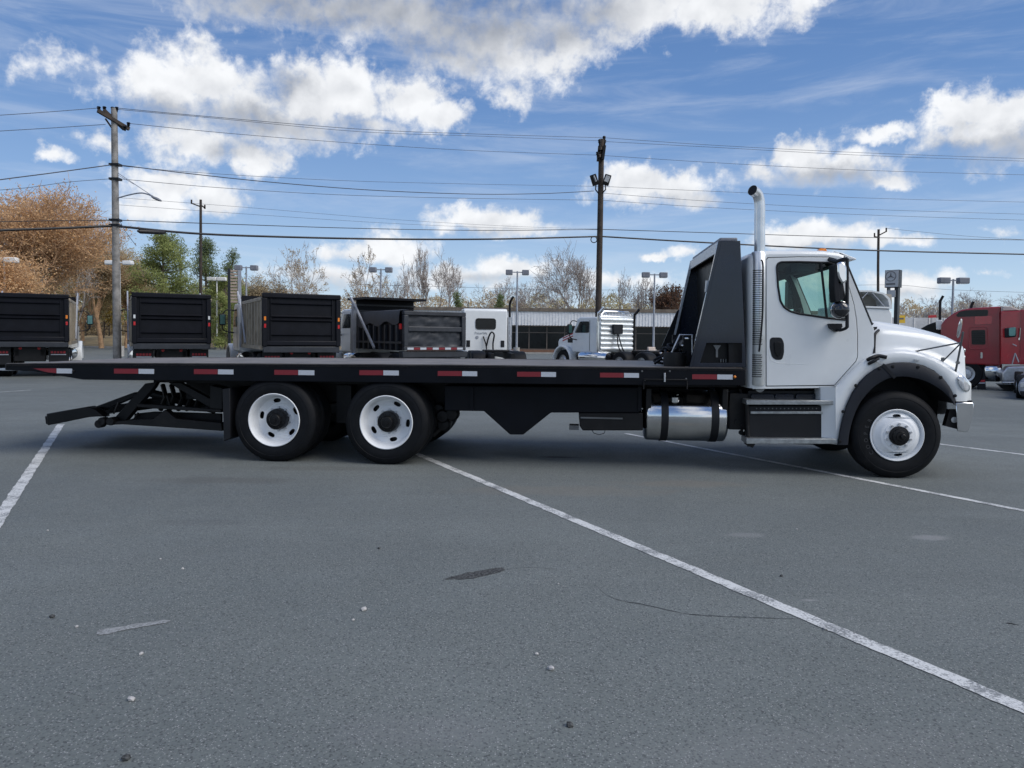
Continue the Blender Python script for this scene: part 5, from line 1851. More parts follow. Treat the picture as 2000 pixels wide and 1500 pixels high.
rr_.tube([(.5, .1, 2.7), (.5, .5, 2.85), (1.6, .5, 2.85), (1.6, .1, 2.7)], .03, 8)
rr_.build('rack_rail', 'chrome', rk, smooth=40, each=True)
hs = MB()
hs.tube(spline([(1.0, -.1, 1.8), (1.05, -.2, 1.4), (1.1, -.3, 1.1), (1.3, -.3, .9)], 5), .03, 6)
hs.tube(spline([(.95, -.1, 1.8), (.9, -.2, 1.3), (1.0, -.3, .95)], 5), .03, 6)
hs.build('air_hose', 'plastic', TB, smooth=50, each=True)
for k in (0, 1):
    MB().tube(spline([(2.2 - k * 2.25, .1, .9), (2.2 - k * 2.25, .1, 2.55), (2.23 - k * 2.25, .02, 2.75), (2.32 - k * 2.25, -.1, 2.95)], 5), .06, 10).build('exhaust_stack', 'chrome' if k else 'hub', TB, smooth=50)
mirrors(TB, .03, 1.7, 2.0, -1)
for x in (.6, 1.4):
    MB().box((x, -5.4, .72), (x + .12, 2.4, .96)).build('chassis_rail', 'frame', TB)
for y in (-1.3, -2.65):
    put_wheel(TB, (-.05, y, .51))
    put_wheel(TB, (2.12, y, .51), flip=True)
MB().prism([(.5, .98), (1.5, .98), (1.5, 1.06), (.5, 1.06)], -2.6, -1.5).build('fifth_wheel', 'frame', TB, bevel=.02)
MB().lathe([(.001, -.6), (.26, -.58), (.28, -.5), (.28, 1.2), (.26, 1.3), (.001, 1.32)], (.05, 0, .70), axis='y', n=20).build('fuel_tank', 'chrome', TB, smooth=40)
MB().box((2.05, -1.0, 1.02), (2.5, -.9, 1.2)).build('work_lamp', 'cream', TB, bevel=.02)
for o in (TA, TB):
    MB().box((.05, -5.7, .5), (2.0, -5.62, .62)).build('rear_bar', 'frame', o)

# white tractor seen through and beyond the windscreen, open roof fairing
FC = Frame(at(1705, 700, 26.0) * Vector((1, 1, 0)) if False else Vector((at(1705, 690, 26).x, 26, 0)), 0)
TC = thing('tractor_truck', 'white tractor behind the hood with a hollow tan roof fairing held by two struts', 'truck', FC.O, 0, 'white tractor trucks without trailers')
q = lambda pts, v=0: FC.PP(pts, v)
cbx = q([(1640, 598), (1738, 603), (1743, 612), (1745, 700), (1640, 700)])
MB().prism(cbx, 0, 1.9).build('cab', 'white', TC, bevel=.05)
MB().panel(q([(1640, 572), (1650, 567), (1700, 567), (1725, 572), (1737, 583), (1741, 598), (1741, 603), (1640, 599)]), [q([(1644, 575), (1652, 570), (1700, 570), (1723, 575), (1733, 585), (1736, 599.5), (1644, 596)])], -.05, .9).build('roof_fairing', 'white', TC)
MB().prism(q([(1640, 568), (1740, 575), (1741, 600), (1640, 598)], .9), .85, .92).build('fairing_inside', 'tan', TC)
sp = MB()
sp.bar((*[q([(1702, 571)])[0][0]], -.03, q([(1702, 571)])[0][1]), (q([(1728, 600)])[0][0], -.03, q([(1728, 600)])[0][1]), .03)
sp.bar((q([(1694, 571)])[0][0], -.03, q([(1694, 571)])[0][1]), (q([(1676, 590)])[0][0], -.03, q([(1676, 590)])[0][1]), .03)
sp.build('fairing_strut', 'galv', TC, each=True)
for px in (1655, 1735):
    put_wheel(TC, (FC.L(px, 700)[0] - .3, 1.2, .51))
MB().box((cbx[0][0] + .2, .05, .5), (cbx[2][0] - .1, 4, .95)).build('chassis_rail', 'frame', TC)

# ------------------------------------------------------------------ red tractors at the right
yr = 25.0
FR = Frame(Vector((at(1900, 690, yr).x, yr, 0)), -R(29))
TD = thing('sleeper_truck', 'dark red sleeper tractor behind the white nose with a louvred side window', 'truck', FR.O, FR.ang, 'red sleeper trucks at the right')
q = FR.PP
bodyp = q([(1838, 705), (1838, 634), (1846, 624), (1862, 612), (1878, 605), (1900, 601.5), (1955, 598), (1956, 714), (1890, 712)])
bd = MB().prism(bodyp, 0, 2.3).build('sleeper_body', 'redpaint', TD, bevel=.05, seg=3)
MB().prism(rounded(q([(1867, 616), (1873, 609), (1885, 606), (1928, 605), (1930, 607), (1929, 617), (1870, 619)]), .03), -.012, .01).build('upper_window', 'darkglass', bd)
MB().prism(rounded(q([(1897, 645), (1924, 644), (1925, 673), (1898, 673)]), .05), -.012, .01).build('side_window', 'darkglass', bd)
for y in (648, 652, 657, 661, 666):
    MB().prism(q([(1899, y), (1923, y), (1923, y + 1.6), (1899, y + 1.6)]), -.02, -.006).build('window_louvre', 'plastic', bd)
lo = rounded(q([(1893, 639), (1928, 638), (1929, 678), (1922, 682), (1893, 682)]), .08)
MB().tube([(u, -.004, z) for u, z in lo + [lo[0]]], .012, 6, cap=False).build('hatch_seam', 'redpaint', bd)
MB().prism(q([(1904, 618), (1938, 617), (1937, 632), (1904, 634)]), -.008, .01).build('body_decal', 'redpaint2', bd)
MB().prism(rounded(q([(1915, 688), (1919, 688), (1919, 700), (1915, 700)]), .03), -.03, .0).build('hatch_handle', 'chrome', bd)
MB().prism(q([(1955, 598), (1959, 599), (1958, 627), (1955.5, 627)]), -.02, .2).build('fairing_edge', 'cream', bd)
mfl = MB().prism(q([(1907, 722), (1924, 722), (1926, 764), (1909, 764)]), .05, .08).build('mud_flap', 'plastic', TD)
MB().prism(q([(1911, 742), (1924, 742), (1924, 746), (1911, 746)], .05), .04, .05).build('flap_print', 'red2', mfl)
MB().prism(q([(1911, 747), (1924, 747), (1924, 749), (1911, 749)], .05), .04, .05).build('flap_print', 'tapew', mfl)
zc = FR.L(1940, 740)[1]
MB().lathe([(.001, FR.L(1922, 740)[0]), (.33, FR.L(1923, 740)[0]), (.36, FR.L(1926, 740)[0]), (.36, FR.L(1953, 740)[0]), (.33, FR.L(1957, 740)[0]), (.001, FR.L(1958, 740)[0])], (0, .38, .62), axis='x', n=28).build('fuel_tank', 'chrome', TD, smooth=40)
MB().prism(q([(1880, 712), (1956, 714), (1956, 724), (1880, 722)]), .2, .4).build('chassis_rail', 'frame', TD)
for px in (1886, 1850):
    w_ = put_wheel(TD, (FR.L(px, 740)[0], .02, .51))
    w_.rotation_euler = (0, 0, 0)
    w_ = put_wheel(TD, (FR.L(px, 740)[0], 2.3, .51))
    w_.rotation_euler = (0, 0, math.pi)
stc = MB().tube(spline([FRp for FRp in [(FR.L(1836, 640)[0], .6, FR.L(1836, 640)[1]), (FR.L(1837, 590)[0], .6, FR.L(1837, 590)[1]), (FR.L(1838.5, 584)[0], .6, FR.L(1838.5, 584)[1]), (FR.L(1843, 576)[0], .6, FR.L(1843, 576)[1])]], 5), .045, 10)
stc.build('exhaust_stack', 'hub', TD, smooth=50)
MB().prism(rounded(q([(1828, 624), (1841, 625), (1842, 644), (1829, 644)]), .04), .3, .6).build('mirror_case', 'white', TD, bevel=.03)
st2 = MB().tube(spline([(FR.L(1902, 604)[0], 1.9, FR.L(1902, 604)[1]), (FR.L(1904, 592)[0], 1.9, FR.L(1904, 592)[1]), (FR.L(1908, 584)[0], 1.9, FR.L(1908, 584)[1])], 5), .05, 10)
st2.build('exhaust_stack', 'hub', TD, smooth=50)
MB().prism(q([(1798, 642), (1812, 634), (1826, 629), (1840, 630), (1840, 705), (1798, 705)], 1.0), 1.0, 1.6).build('fairing', 'hub', TD, bevel=.04)

yr2 = 24.0
FE = Frame(Vector((at(1980, 690, yr2).x, yr2, 0)), -R(29))
TE = thing('sleeper_truck', 'brighter red tractor at the right edge with a black square mirror', 'truck', FE.O, FE.ang, 'red sleeper trucks at the right')
q = FE.PP
be = MB().prism(q([(1956, 712), (1957, 607), (1994, 606), (1996, 604), (2060, 604), (2060, 712)]), .4, 2.6).build('cab', 'redpaint2', TE, bevel=.04)
MB().prism(q([(1958, 607), (1959, 598), (1975, 599), (1993, 606)], .5), .45, 2.4).build('roof_cap', 'cream', TE, bevel=.02)
MB().prism(rounded(q([(1961, 641), (1984, 639), (1984, 658), (1962, 660)], .2), .05), .0, .2).build('door_mirror', 'plastic', TE, bevel=.03)
MB().prism(rounded(q([(1969, 640), (1982, 639), (1982, 656), (1969, 657)], .2), .05), -.03, .0).build('mirror_glass', 'teal', TE, bevel=.01)
MB().tube([(q([(1994, 640)])[0][0], .2, q([(1994, 640)])[0][1]), (q([(1992, 664)])[0][0], .2, q([(1992, 664)])[0][1])], .02, 6).build('grab_handle', 'chrome', TE)
MB().prism(q([(1994, 606), (2060, 604), (2060, 712), (1992, 712)], .39), .37, .40).build('side_panel', 'redpaint', TE)
MB().prism(q([(1957, 729), (1968, 716), (2060, 714), (2060, 746), (1957, 746)]), .1, .9).build('battery_box', 'dullalu', TE, bevel=.05)
MB().prism(q([(1957, 746), (2060, 746), (2060, 752), (1962, 752)]), .1, .5).build('step_tread', 'chrome', TE, bevel=.02)
MB().prism(q([(1950, 752), (2060, 752), (2060, 765), (1962, 762)]), .3, 1.2).build('chassis_skirt', 'frame', TE)
cl_ = MB()
for a, c in (((1979, 712), (1985, 690)), ((1992, 708), (1985, 690)), ((1980, 672), (1988, 676))):
    p0, p1 = q([a])[0], q([c])[0]
    cl_.tube([(p0[0], .36, p0[1]), (p1[0], .36, p1[1])], .018, 6)
cl_.build('hose', 'galv', TE, each=True)
w_ = put_wheel(TE, (FE.L(2085, 740)[0], .35, .51))
w_.rotation_euler = (0, 0, 0)

# dark car nosing in at the right edge, seen from its front corner
FG = Frame(Vector((at(2010, 780, 20.5).x, 20.5, 0)), -R(33))
TG = thing('parked_car', 'dark tyred car with a silver wing, cut off by the right edge of the photo', 'car', FG.O, FG.ang)
q = FG.PP
bdp = q([(1990, 768), (1989, 754), (1993, 744), (2003, 738), (2040, 733), (2110, 733), (2128, 744), (2130, 770), (2120, 778), (2000, 778)])
MB().prism(bdp, .05, 4.2).build('body', 'galv', TG, bevel=.09, seg=3)
MB().prism(q([(2010, 736), (2022, 710), (2098, 710), (2112, 736)]), 1.1, 3.2).build('cabin', 'bgglass', TG, bevel=.06)
MB().prism(q([(1991, 764), (2128, 764), (2126, 776), (1996, 776)]), -.02, .1).build('bumper', 'plastic', TG, bevel=.03)
MB().prism(rounded(q([(1992, 748), (2004, 746), (2006, 755), (1993, 757)]), .03), .02, .1).build('headlight', 'lens', TG, bevel=.01)
for px, fl in ((1986, 0), (2128, 1)):
    for y in (.75, 3.4):
        w_ = put_wheel(TG, (FG.L(px, 770)[0], y, .34), flip=bool(fl), s=.67, wd=.42)

# ------------------------------------------------------------------ building
BY = 72.0
bx0, bx1 = -12.6, 30.0
BD = thing('showroom_building', 'long low building with ribbed white fascia over dark glazed front', 'building', (bx0, BY, 0), 0)
Wd = bx1 - bx0
MB().box((0, 1.2, 0), (Wd, 16, 3.9)).build('wall', 'mullion', BD)
MB().box((-.3, -.2, 4.06), (Wd + .3, 16.3, 4.38)).build('roof', 'rooftan', BD)
MB().box((0, -.05, 2.72), (Wd, .3, 4.059)).build('fascia', 'fascia', BD)
rbm = MB()
n = int(Wd / .3)
for k in range(n):
    rbm.box((k * .3, -.10, 2.70), (k * .3 + .12, -.051, 4.05))
rbm.build('fascia_rib', 'fascia', BD, kind='stuff')
MB().box((0, .3, 2.6), (Wd, 1.2, 2.71)).build('soffit', 'mullion', BD)
x = .2
k = 0
while x < Wd - 1.2:
    wn_ = 1.75
    f = MB()
    f.box((x, 1.0, .35), (x + .10, 1.19, 2.6))
    f.box((x + .101, 1.0, 1.98), (x + wn_ - .001, 1.12, 2.06))
    f.box((x + .101, 1.0, .35), (x + wn_ - .001, 1.12, .43))
    fo_ = f.build('window', 'mullion', BD)
    MB().box((x + .10, 1.06, .43), (x + wn_, 1.08, 1.979)).build('pane', 'darkglass', fo_)
    MB().box((x + .10, 1.06, 2.061), (x + wn_, 1.08, 2.6)).build('pane', 'darkglass', fo_)
    x += wn_
    k += 1
MB().box((0, .95, 0), (Wd, 1.25, .34)).build('base_wall', 'brick', BD)
# pale yard wall and signs at the far right
FW = MB().box((30.5, 90, 0), (75, 98, 4.4)).build('warehouse', 'farwall')
tag(FW, 'pale grey metal sided warehouse far off between the sign post and the red truck', 'building')
for k in range(24):
    MB().box((30.6 + k * 1.8, 89.93, 0), (30.7 + k * 1.8, 89.999, 4.38)).build('wall_rib', 'fascia', FW)
SY = thing('yellow_sign', 'small yellow sign with a dark line of print beside the black sign post', 'sign', (at(1760, 640, 60).x, 60, 0), 0)
FY = Frame(SY.location, 0)
MB().prism(FY.PP([(1752.5, 616), (1768, 616), (1768, 631), (1752.5, 631)]), 0, .1).build('sign_face', 'yellow', SY)
MB().prism(FY.PP([(1754, 621), (1765, 620.5), (1765, 624), (1754, 624)]), -.01, 0).build('sign_print', 'signmark', SY)
MB().box((-.05, .1, 0), (.05, .2, 2.6)).build('post', 'galv', SY)
SR = thing('red_sign', 'small red sign on the warehouse front left of the dark exhaust stack', 'sign', (at(1820, 640, 89).x, 89, 0), 0)
FY = Frame(SR.location, 0)
MB().prism(FY.PP([(1813, 616), (1829, 615), (1829, 620), (1814, 621)]), 0, .1).build('sign_face', 'red2', SR)
MB().prism(FY.PP([(1818, 621), (1821, 621), (1821, 665), (1818, 665)]), .02, .08).build('post', 'galv', SR)

# dealer sign with a three pointed star
SG = thing('dealer_sign', 'silver dealer sign with a three pointed star on a black post', 'sign', (at(1745, 600, 45).x, 45, 0), -R(44))
FS = Frame(SG.location, -R(44))
pz = lambda px, py: FS.L(px, py)
a, c = pz(1729, 528), pz(1756, 561)
MB().box((a[0], -.03, c[1]), (c[0], .5, a[1])).build('sign_box', 'signblack', SG)
MB().box((a[0] + .03, -.06, c[1] + .03), (c[0] - .03, -.031, a[1] - .03)).build('sign_face', 'signface', SG)
cx_, cz_ = (a[0] + c[0]) / 2 - .06, (a[1] + c[1]) / 2 + .15
stm = MB()
for k in range(3):
    t = R(90 + 120 * k)
    n_ = Vector((-math.sin(t), math.cos(t)))
    e = Vector((math.cos(t), math.sin(t)))
    stm.add([(cx_ + e.x * .27, -.072, cz_ + e.y * .27), (cx_ + n_.x * .045, -.072, cz_ + n_.y * .045), (cx_ - n_.x * .045, -.072, cz_ - n_.y * .045)], [(0, 1, 2)])
stm.tube([(cx_ + .29 * math.cos(t), -.068, cz_ + .29 * math.sin(t)) for t in np.linspace(0, 2 * math.pi, 25)], .02, 6, cap=False)
stm.build('star_emblem', 'signmark', SG, fix=False)
MB().box((cx_ - .26, -.07, cz_ - .52), (cx_ + .26, -.061, cz_ - .42)).build('sign_print', 'signmark', SG)
d0, d1 = pz(1733, 567), pz(1748, 580)
MB().box((d0[0], .0, d1[1]), (d1[0], .3, d0[1])).build('lower_sign', 'signface', SG)
MB().box((pz(1745, 600)[0], .1, 0), (pz(1752, 600)[0], .5, c[1])).build('post', 'signblack', SG)
MB().box((pz(1730, 600)[0], .1, d1[1] - .1), (pz(1733, 600)[0], .5, c[1])).build('post', 'signblack', SG)

# stacked panel sign among the pines
SP = thing('pylon_sign', 'tall narrow sign of stacked tan panels between a black post and a grey post', 'sign', (at(457, 640, 58).x, 58, 0), R(12))
FP = Frame(SP.location, R(12))
a, c = FP.L(444.5, 524), FP.L(449.5, 594)
MB().box((a[0], 0, 0), (c[0], .4, a[1])).build('post', 'signblack', SP)
a2, c2 = FP.L(464.5, 527), FP.L(470.5, 640)
MB().box((a2[0], 0, 0), (c2[0], .3, a2[1])).build('post', 'galv', SP)
for k in range(11):
    y = 527 + k * 6.0
    p0, p1 = FP.L(450, y), FP.L(464, y + 4.4)
    MB().box((c[0], .05, p1[1]), (a2[0], .2, p0[1])).build('panel', 'slat', SP, bevel=.02)


# ------------------------------------------------------------------ lamp posts
def lamp_post(label, px, py, Yd, mat, span, hw, hh=.34, rz=0.0):
    p = at(px, py, Yd)
    T = thing('lamp_post', label, 'lamp post', (p.x, Yd, 0), rz, 'twin headed lamp posts in the lots')
    MB().tube([(0, 0, 0), (0, 0, p.z + .1)], [.10, .065], 8).build('post', 'lampw' if mat == 'lampw' else 'galv', T, smooth=50)
    MB().lathe([(.001, .7), (.26, .7), (.26, 0)], axis='z', n=16).build('footing', 'kerb', T, smooth=40)
    for s in (-1, 1):
        h = MB()
        x0, x1 = sorted((s * (span - hw), s * span))
        h.box((x0, -.22, p.z - hh / 2), (x1, .22, p.z + hh / 2))
        ho = h.build('lamp_head', mat, T, bevel=.05)
        MB().box((x0 + .05, -.18, p.z - hh / 2 - .02), (x1 - .05, .18, p.z - hh / 2 - .001)).build('lamp_glass', 'lens', ho)
    MB().box((-(span - hw), -.04, p.z - .03), (span - hw, .04, p.z + .05)).build('arm', mat if mat == 'lampw' else 'galv', T)
    return T


lamp_post('white twin headed lamp post cut by the left edge in front of the rust oak', 8, 508, 50, 'lampw', .9, .8)
lamp_post('white twin headed lamp post close behind the tall grey utility pole', 233, 513, 50, 'lampw', .9, .62, .26)
lamp_post('white twin headed lamp post in front of the pines, left of the stacked panel sign', 423.5, 545, 75, 'lampw', .95, .9, .36)
lamp_post('grey twin headed lamp post right of the stacked panel sign', 481, 523, 62, 'lampg', .95, .58, .42)
lamp_post('far white twin headed lamp post just showing above the third dump truck', 554, 567.5, 110, 'lampw', 1.1, 1.0, .4)
lamp_post('grey twin headed lamp post above the ribbed dump body', 744, 527, 62, 'lampg', .95, .58, .42)
lamp_post('grey twin headed lamp post standing right of the white day cab', 1010.5, 532, 62, 'lampg', .97, .58, .42)
lamp_post('grey twin headed lamp post left of the black headboard', 1278.5, 537, 60, 'lampg', 1.02, .62, .42)
lamp_post('grey twin headed lamp post above the red sleeper truck', 1862, 548, 50, 'lampg', 1.0, .72, .40)


# ------------------------------------------------------------------ utility poles and cables
def pole(label, pts, Yd, r0, r1, mat, cat='utility pole'):
    P = [at(x, y, Yd) for x, y in pts]
    T = thing('utility_pole', label, cat, (P[-1].x, Yd, 0), 0, 'utility poles carrying the cables')
    o = T.location
    loc = [p - o for p in P]
    z_ = [(loc[-1].x, 0, 0)] + [tuple(p) for p in reversed(loc)]
    rs = [r0 + (r1 - r0) * i / (len(z_) - 1) for i in range(len(z_))]
    MB().tube(z_, rs, 14).build('shaft', mat, T, smooth=60)
    return T, o


def rel(o, px, py, Yd, dy=0):
    p = at(px, py, Yd + dy) - o
    return (p.x, p.y, p.z)


Y1_, Y2_, Y3_, Y4_ = 27.0, 42.0, 62.0, 70.0
T1, o1 = pole('tall weathered grey utility pole with slanted crossarms and a street lamp arm', [(223, 212), (226, 450), (229, 700)], Y1_, .16, .105, 'polegrey')
for (a, c, dy) in (((191, 216), (252, 252), -.14), ((203, 216), (243, 252), .14)):
    MB().bar(rel(o1, *a, Y1_, dy - .5), rel(o1, *c, Y1_, dy + .5), .10, .12).build('crossarm', 'polebrown', T1)
MB().bar(rel(o1, 206, 232, Y1_), rel(o1, 220, 252, Y1_), .05).build('crossarm_brace', 'polebrown', T1)
for x, y in ((193, 211), (204, 211), (220, 212), (228, 212), (251, 242), (244, 249)):
    p = rel(o1, x, y, Y1_)
    MB().lathe([(.001, .06), (.05, .055), (.075, .02), (.04, .0), (.065, -.03), (.04, -.06), (.03, -.12), (.001, -.12)], p, axis='z', n=12).build('insulator', 'hub', T1, smooth=50)
sa = MB()
sa.tube(spline([rel(o1, 229, 387, Y1_), rel(o1, 255, 380, Y1_, -.3), rel(o1, 278, 377, Y1_, -.6), rel(o1, 298, 383, Y1_, -.8)], 5), .025, 8)
sa.tube([rel(o1, 229, 337, Y1_), rel(o1, 295, 381, Y1_, -.8)], .012, 6)
sa.tube([rel(o1, 229, 341, Y1_), rel(o1, 262, 360, Y1_, -.3)], .008, 6)
sa.build('lamp_arm', 'galv', T1, smooth=50, each=True)
p = Vector(rel(o1, 305, 388, Y1_, -.85))
lh = MB()
rows = []
for s, (w_, h_) in ((-.17, (.02, .02)), (-.1, (.06, .05)), (.05, (.09, .06)), (.16, (.06, .035)), (.2, (.01, .01))):
    c_ = p + Vector((s, 0, -s * .4))
    rows.append([(c_.x, c_.y + w_ * math.cos(t), c_.z + h_ * math.sin(t)) for t in np.linspace(0, 2 * math.pi, 14, endpoint=False)])
lh.loft(rows, close=True)
lh.build('street_lamp_head', 'lampg', T1, smooth=60)
for y in (322, 350, 430, 440):
    MB().box((rel(o1, 216, y, Y1_)[0], -.14, rel(o1, 220, y, Y1_)[2] - .04), (rel(o1, 235, y, Y1_)[0], .14, rel(o1, 220, y, Y1_)[2] + .04)).build('cable_bracket', 'hub', T1)

T2, o2 = pole('dark brown utility pole with two floodlights and a transformer cluster at its top', [(1175, 272), (1172, 440), (1168, 640)], Y2_, .19, .15, 'polebrown')
for a, c, w_ in (((1171, 285), (1168, 315), .16), ((1181, 284), (1177, 312), .16)):
    MB().bar(rel(o2, *a, Y2_, -.25), rel(o2, *c, Y2_, -.25), w_, .2).build('cutout_box', 'hub', T2, bevel=.02)
MB().bar(rel(o2, 1171, 290, Y2_, -1.1), rel(o2, 1180, 289, Y2_, 1.1), .11, .13).build('crossarm', 'polebrown', T2)
MB().bar(rel(o2, 1169, 305, Y2_, -.9), rel(o2, 1178, 300, Y2_, .9), .11, .13).build('crossarm', 'polebrown', T2)
for x, y, d in ((1171, 276, -.8), (1181, 276, .6), (1180, 269, 0), (1167, 300, -.9)):
    MB().lathe([(.001, .1), (.07, .09), (.10, .03), (.06, .0), (.09, -.05), (.05, -.1), (.04, -.25), (.001, -.25)], rel(o2, x, y, Y2_, d), axis='z', n=12).build('insulator', 'hub', T2, smooth=50)
for s, x, x2 in ((-1, 1158, 1166), (1, 1188, 1180)):
    q0, q1 = Vector(rel(o2, x - s * 2, 341, Y2_, -.4)), Vector(rel(o2, x + s * -6, 362, Y2_, -.3))
    fl = MB().bar(q0 + Vector((s * .07, 0, 0)), q1, .36, .16).build('floodlight', 'hub', T2, bevel=.03)
    d = (q1 - q0) * .15
    MB().bar(q0 + d + Vector((s * .07, -.10, 0)), q1 - d * 2 + Vector((0, -.10, 0)), .24, .03).build('floodlight_lens', 'lens', fl)
    MB().tube([q1, rel(o2, x2 + s * 3, 370, Y2_, -.3), rel(o2, 1172, 382, Y2_)], .035, 8).build('floodlight_bracket', 'hub', T2)
cz = Vector(rel(o2, 1160, 468, Y2_, -.2))
MB().tube([(cz.x + .17 * math.cos(t), cz.y, cz.z + .17 * math.sin(t)) for t in np.linspace(0, 2 * math.pi, 21)], .028, 6, cap=False).build('cable_coil', 'wire', T2, smooth=60)

T3, o3 = pole('thin brown utility pole with a forked top in front of the pines', [(392, 390), (392, 480), (392, 640)], Y3_, .15, .10, 'polebrown')
ya = MB()
ya.bar(rel(o3, 374, 397, Y3_), rel(o3, 390, 403, Y3_), .10)
ya.bar(rel(o3, 374, 390, Y3_), rel(o3, 374, 398, Y3_), .10)
ya.bar(rel(o3, 392, 400, Y3_), rel(o3, 401, 407, Y3_), .10)
ya.bar(rel(o3, 400, 400, Y3_), rel(o3, 400, 408, Y3_), .10)
ya.build('forked_bracket', 'polebrown', T3, each=True)
T4_, o4 = pole('thin dark utility pole with a forked top behind the cab visor', [(1716, 448), (1715, 520), (1715, 640)], Y4_, .13, .11, 'polebrown')
ya = MB()
ya.bar(rel(o4, 1708, 462, Y4_), rel(o4, 1716, 464, Y4_), .10)
ya.bar(rel(o4, 1708, 455, Y4_), rel(o4, 1708, 463, Y4_), .10)
ya.bar(rel(o4, 1716, 460, Y4_), rel(o4, 1731, 452, Y4_), .10)
ya.bar(rel(o4, 1731, 445, Y4_), rel(o4, 1731, 453, Y4_), .10)
ya.build('forked_bracket', 'polebrown', T4_, each=True)


def cable(label, pts, r, mat='wire2', name='power_line'):
    P = []
    for x, y, Yd in spline(pts, 8):
        P.append(at(x, y, Yd))
    o = MB().tube(P, r, 5).build(name, mat, smooth=60, fix=False)
    return tag(o, label, 'power line', 'overhead cables between the poles')


def depth12(x):
    return Y1_ + (Y2_ - Y1_) * (x - 226) / (1172 - 226) if x > 226 else Y1_ - (226 - x) * .012


def depth2r(x):
    return Y2_ + (x - 1172) * .006


def span(label, pts, r, mat='wire2', right=False):
    f = depth2r if right else depth12
    return cable(label, [(x, y, f(x)) for x, y in pts], r, mat)


span('top wire from the left edge to the crossarm of the grey pole', [(-80, 230), (0, 225), (90, 219), (192, 211)], .010)
span('second wire from the left edge to the right end of the crossarm', [(-80, 262), (0, 256), (100, 250), (206, 243)], .010)
span('twisted wire sloping up from the left edge to the middle of the grey pole', [(-80, 363), (0, 351), (100, 338), (217, 322)], .018)
span('thin wire crossing the rust oak to the grey pole', [(-80, 376), (40, 368), (130, 356), (219, 349)], .009)
span('thin cable above the thick bundle left of the grey pole', [(-80, 434), (0, 433), (110, 431), (222, 430)], .014, 'wire')
span('thick black cable bundle running from the left edge to the grey pole', [(-80, 455), (0, 450), (110, 446), (222, 441)], .045, 'wire')
span('highest wire sagging from the grey pole to the brown pole top', [(228, 211), (400, 227), (700, 252), (940, 262), (1178, 269)], .011)
span('wire just below the highest one between the two tall poles', [(222, 213), (420, 231), (700, 257), (940, 266), (1170, 275)], .009)
span('wire from the lower crossarm tip to the brown pole below its top', [(251, 241), (420, 258), (640, 276), (900, 293), (1168, 303)], .010)
span('twisted service wire from the grey pole to the floodlights', [(231, 322), (360, 338), (520, 355), (720, 371), (920, 379), (1060, 378), (1160, 373)], .018)
span('thin wire just above the twisted one, ending at the floodlight bracket', [(231, 324), (400, 338), (650, 352), (900, 359), (1170, 364)], .008)
span('thin wire just below the twisted one between the tall poles', [(231, 349), (420, 366), (650, 380), (900, 387), (1168, 391)], .010)
span('faint wire low in the sky left of the brown pole', [(231, 386), (480, 405), (760, 428), (1000, 442), (1168, 447)], .006)
span('fainter wire below the faint one left of the brown pole', [(231, 400), (480, 418), (760, 436), (1000, 446), (1168, 449)], .006)
span('thin cable above the thick bundle between the tall poles', [(231, 430), (450, 438), (700, 446), (950, 450), (1166, 448)], .016, 'wire')
span('thick black cable bundle sagging between the tall poles', [(231, 442), (380, 456), (560, 463), (760, 467), (960, 467), (1166, 462)], .045, 'wire')
span('highest wire running right from the brown pole', [(1180, 269), (1400, 284), (1700, 299), (2100, 313)], .011, right=True)
span('second wire from the top running right from the brown pole', [(1172, 276), (1400, 288), (1700, 304), (2100, 318)], .011, right=True)
span('third wire from the top running right from the brown pole', [(1168, 303), (1400, 318), (1700, 333), (2100, 344)], .011, right=True)
span('wire leaving the floodlight bracket toward the right edge', [(1175, 364), (1400, 374), (1700, 387), (2100, 397)], .010, right=True)
span('wire sloping right below the floodlight bracket wire', [(1175, 377), (1400, 394), (1700, 409), (2100, 421)], .010, right=True)
span('lowest thin wire of the upper group right of the brown pole', [(1174, 391), (1400, 406), (1700, 420), (2100, 433)], .010, right=True)
span('thin cable above the thick bundle right of the brown pole', [(1176, 448), (1400, 455), (1700, 464), (2100, 470)], .020, 'wire', right=True)
span('thick black cable bundle running right behind the cab roof', [(1176, 462), (1400, 475), (1700, 489), (2100, 499)], .045, 'wire', right=True)
cable('faint far wire in front of the bare trees', [(700, 556, 80), (900, 561, 80), (1100, 566, 80), (1300, 566, 80)], .016)
cable('faint far wire above the red truck', [(1660, 557, 80), (1760, 557, 80), (1860, 566, 80), (2100, 574, 80)], .016)
cable('thin wire from the far right pole to the right edge', [(1731, 446, 70), (1800, 453, 70), (1900, 462, 70), (2100, 474, 70)], .014)
cable('guy wire running down right from the grey pole', [(231, 425, 27), (245, 452, 26.5), (266, 480, 26)], .010)
sl_ = MB().tube([at(268, 451, depth12(268)), at(274, 452, depth12(274)), at(318, 454, depth12(318)), at(324, 454, depth12(324))], [.03, .085, .085, .03], 12)
tag(sl_.build('splice_case', 'wire', smooth=40), 'black splice case hanging on the thick cable right of the grey pole', 'splice case')

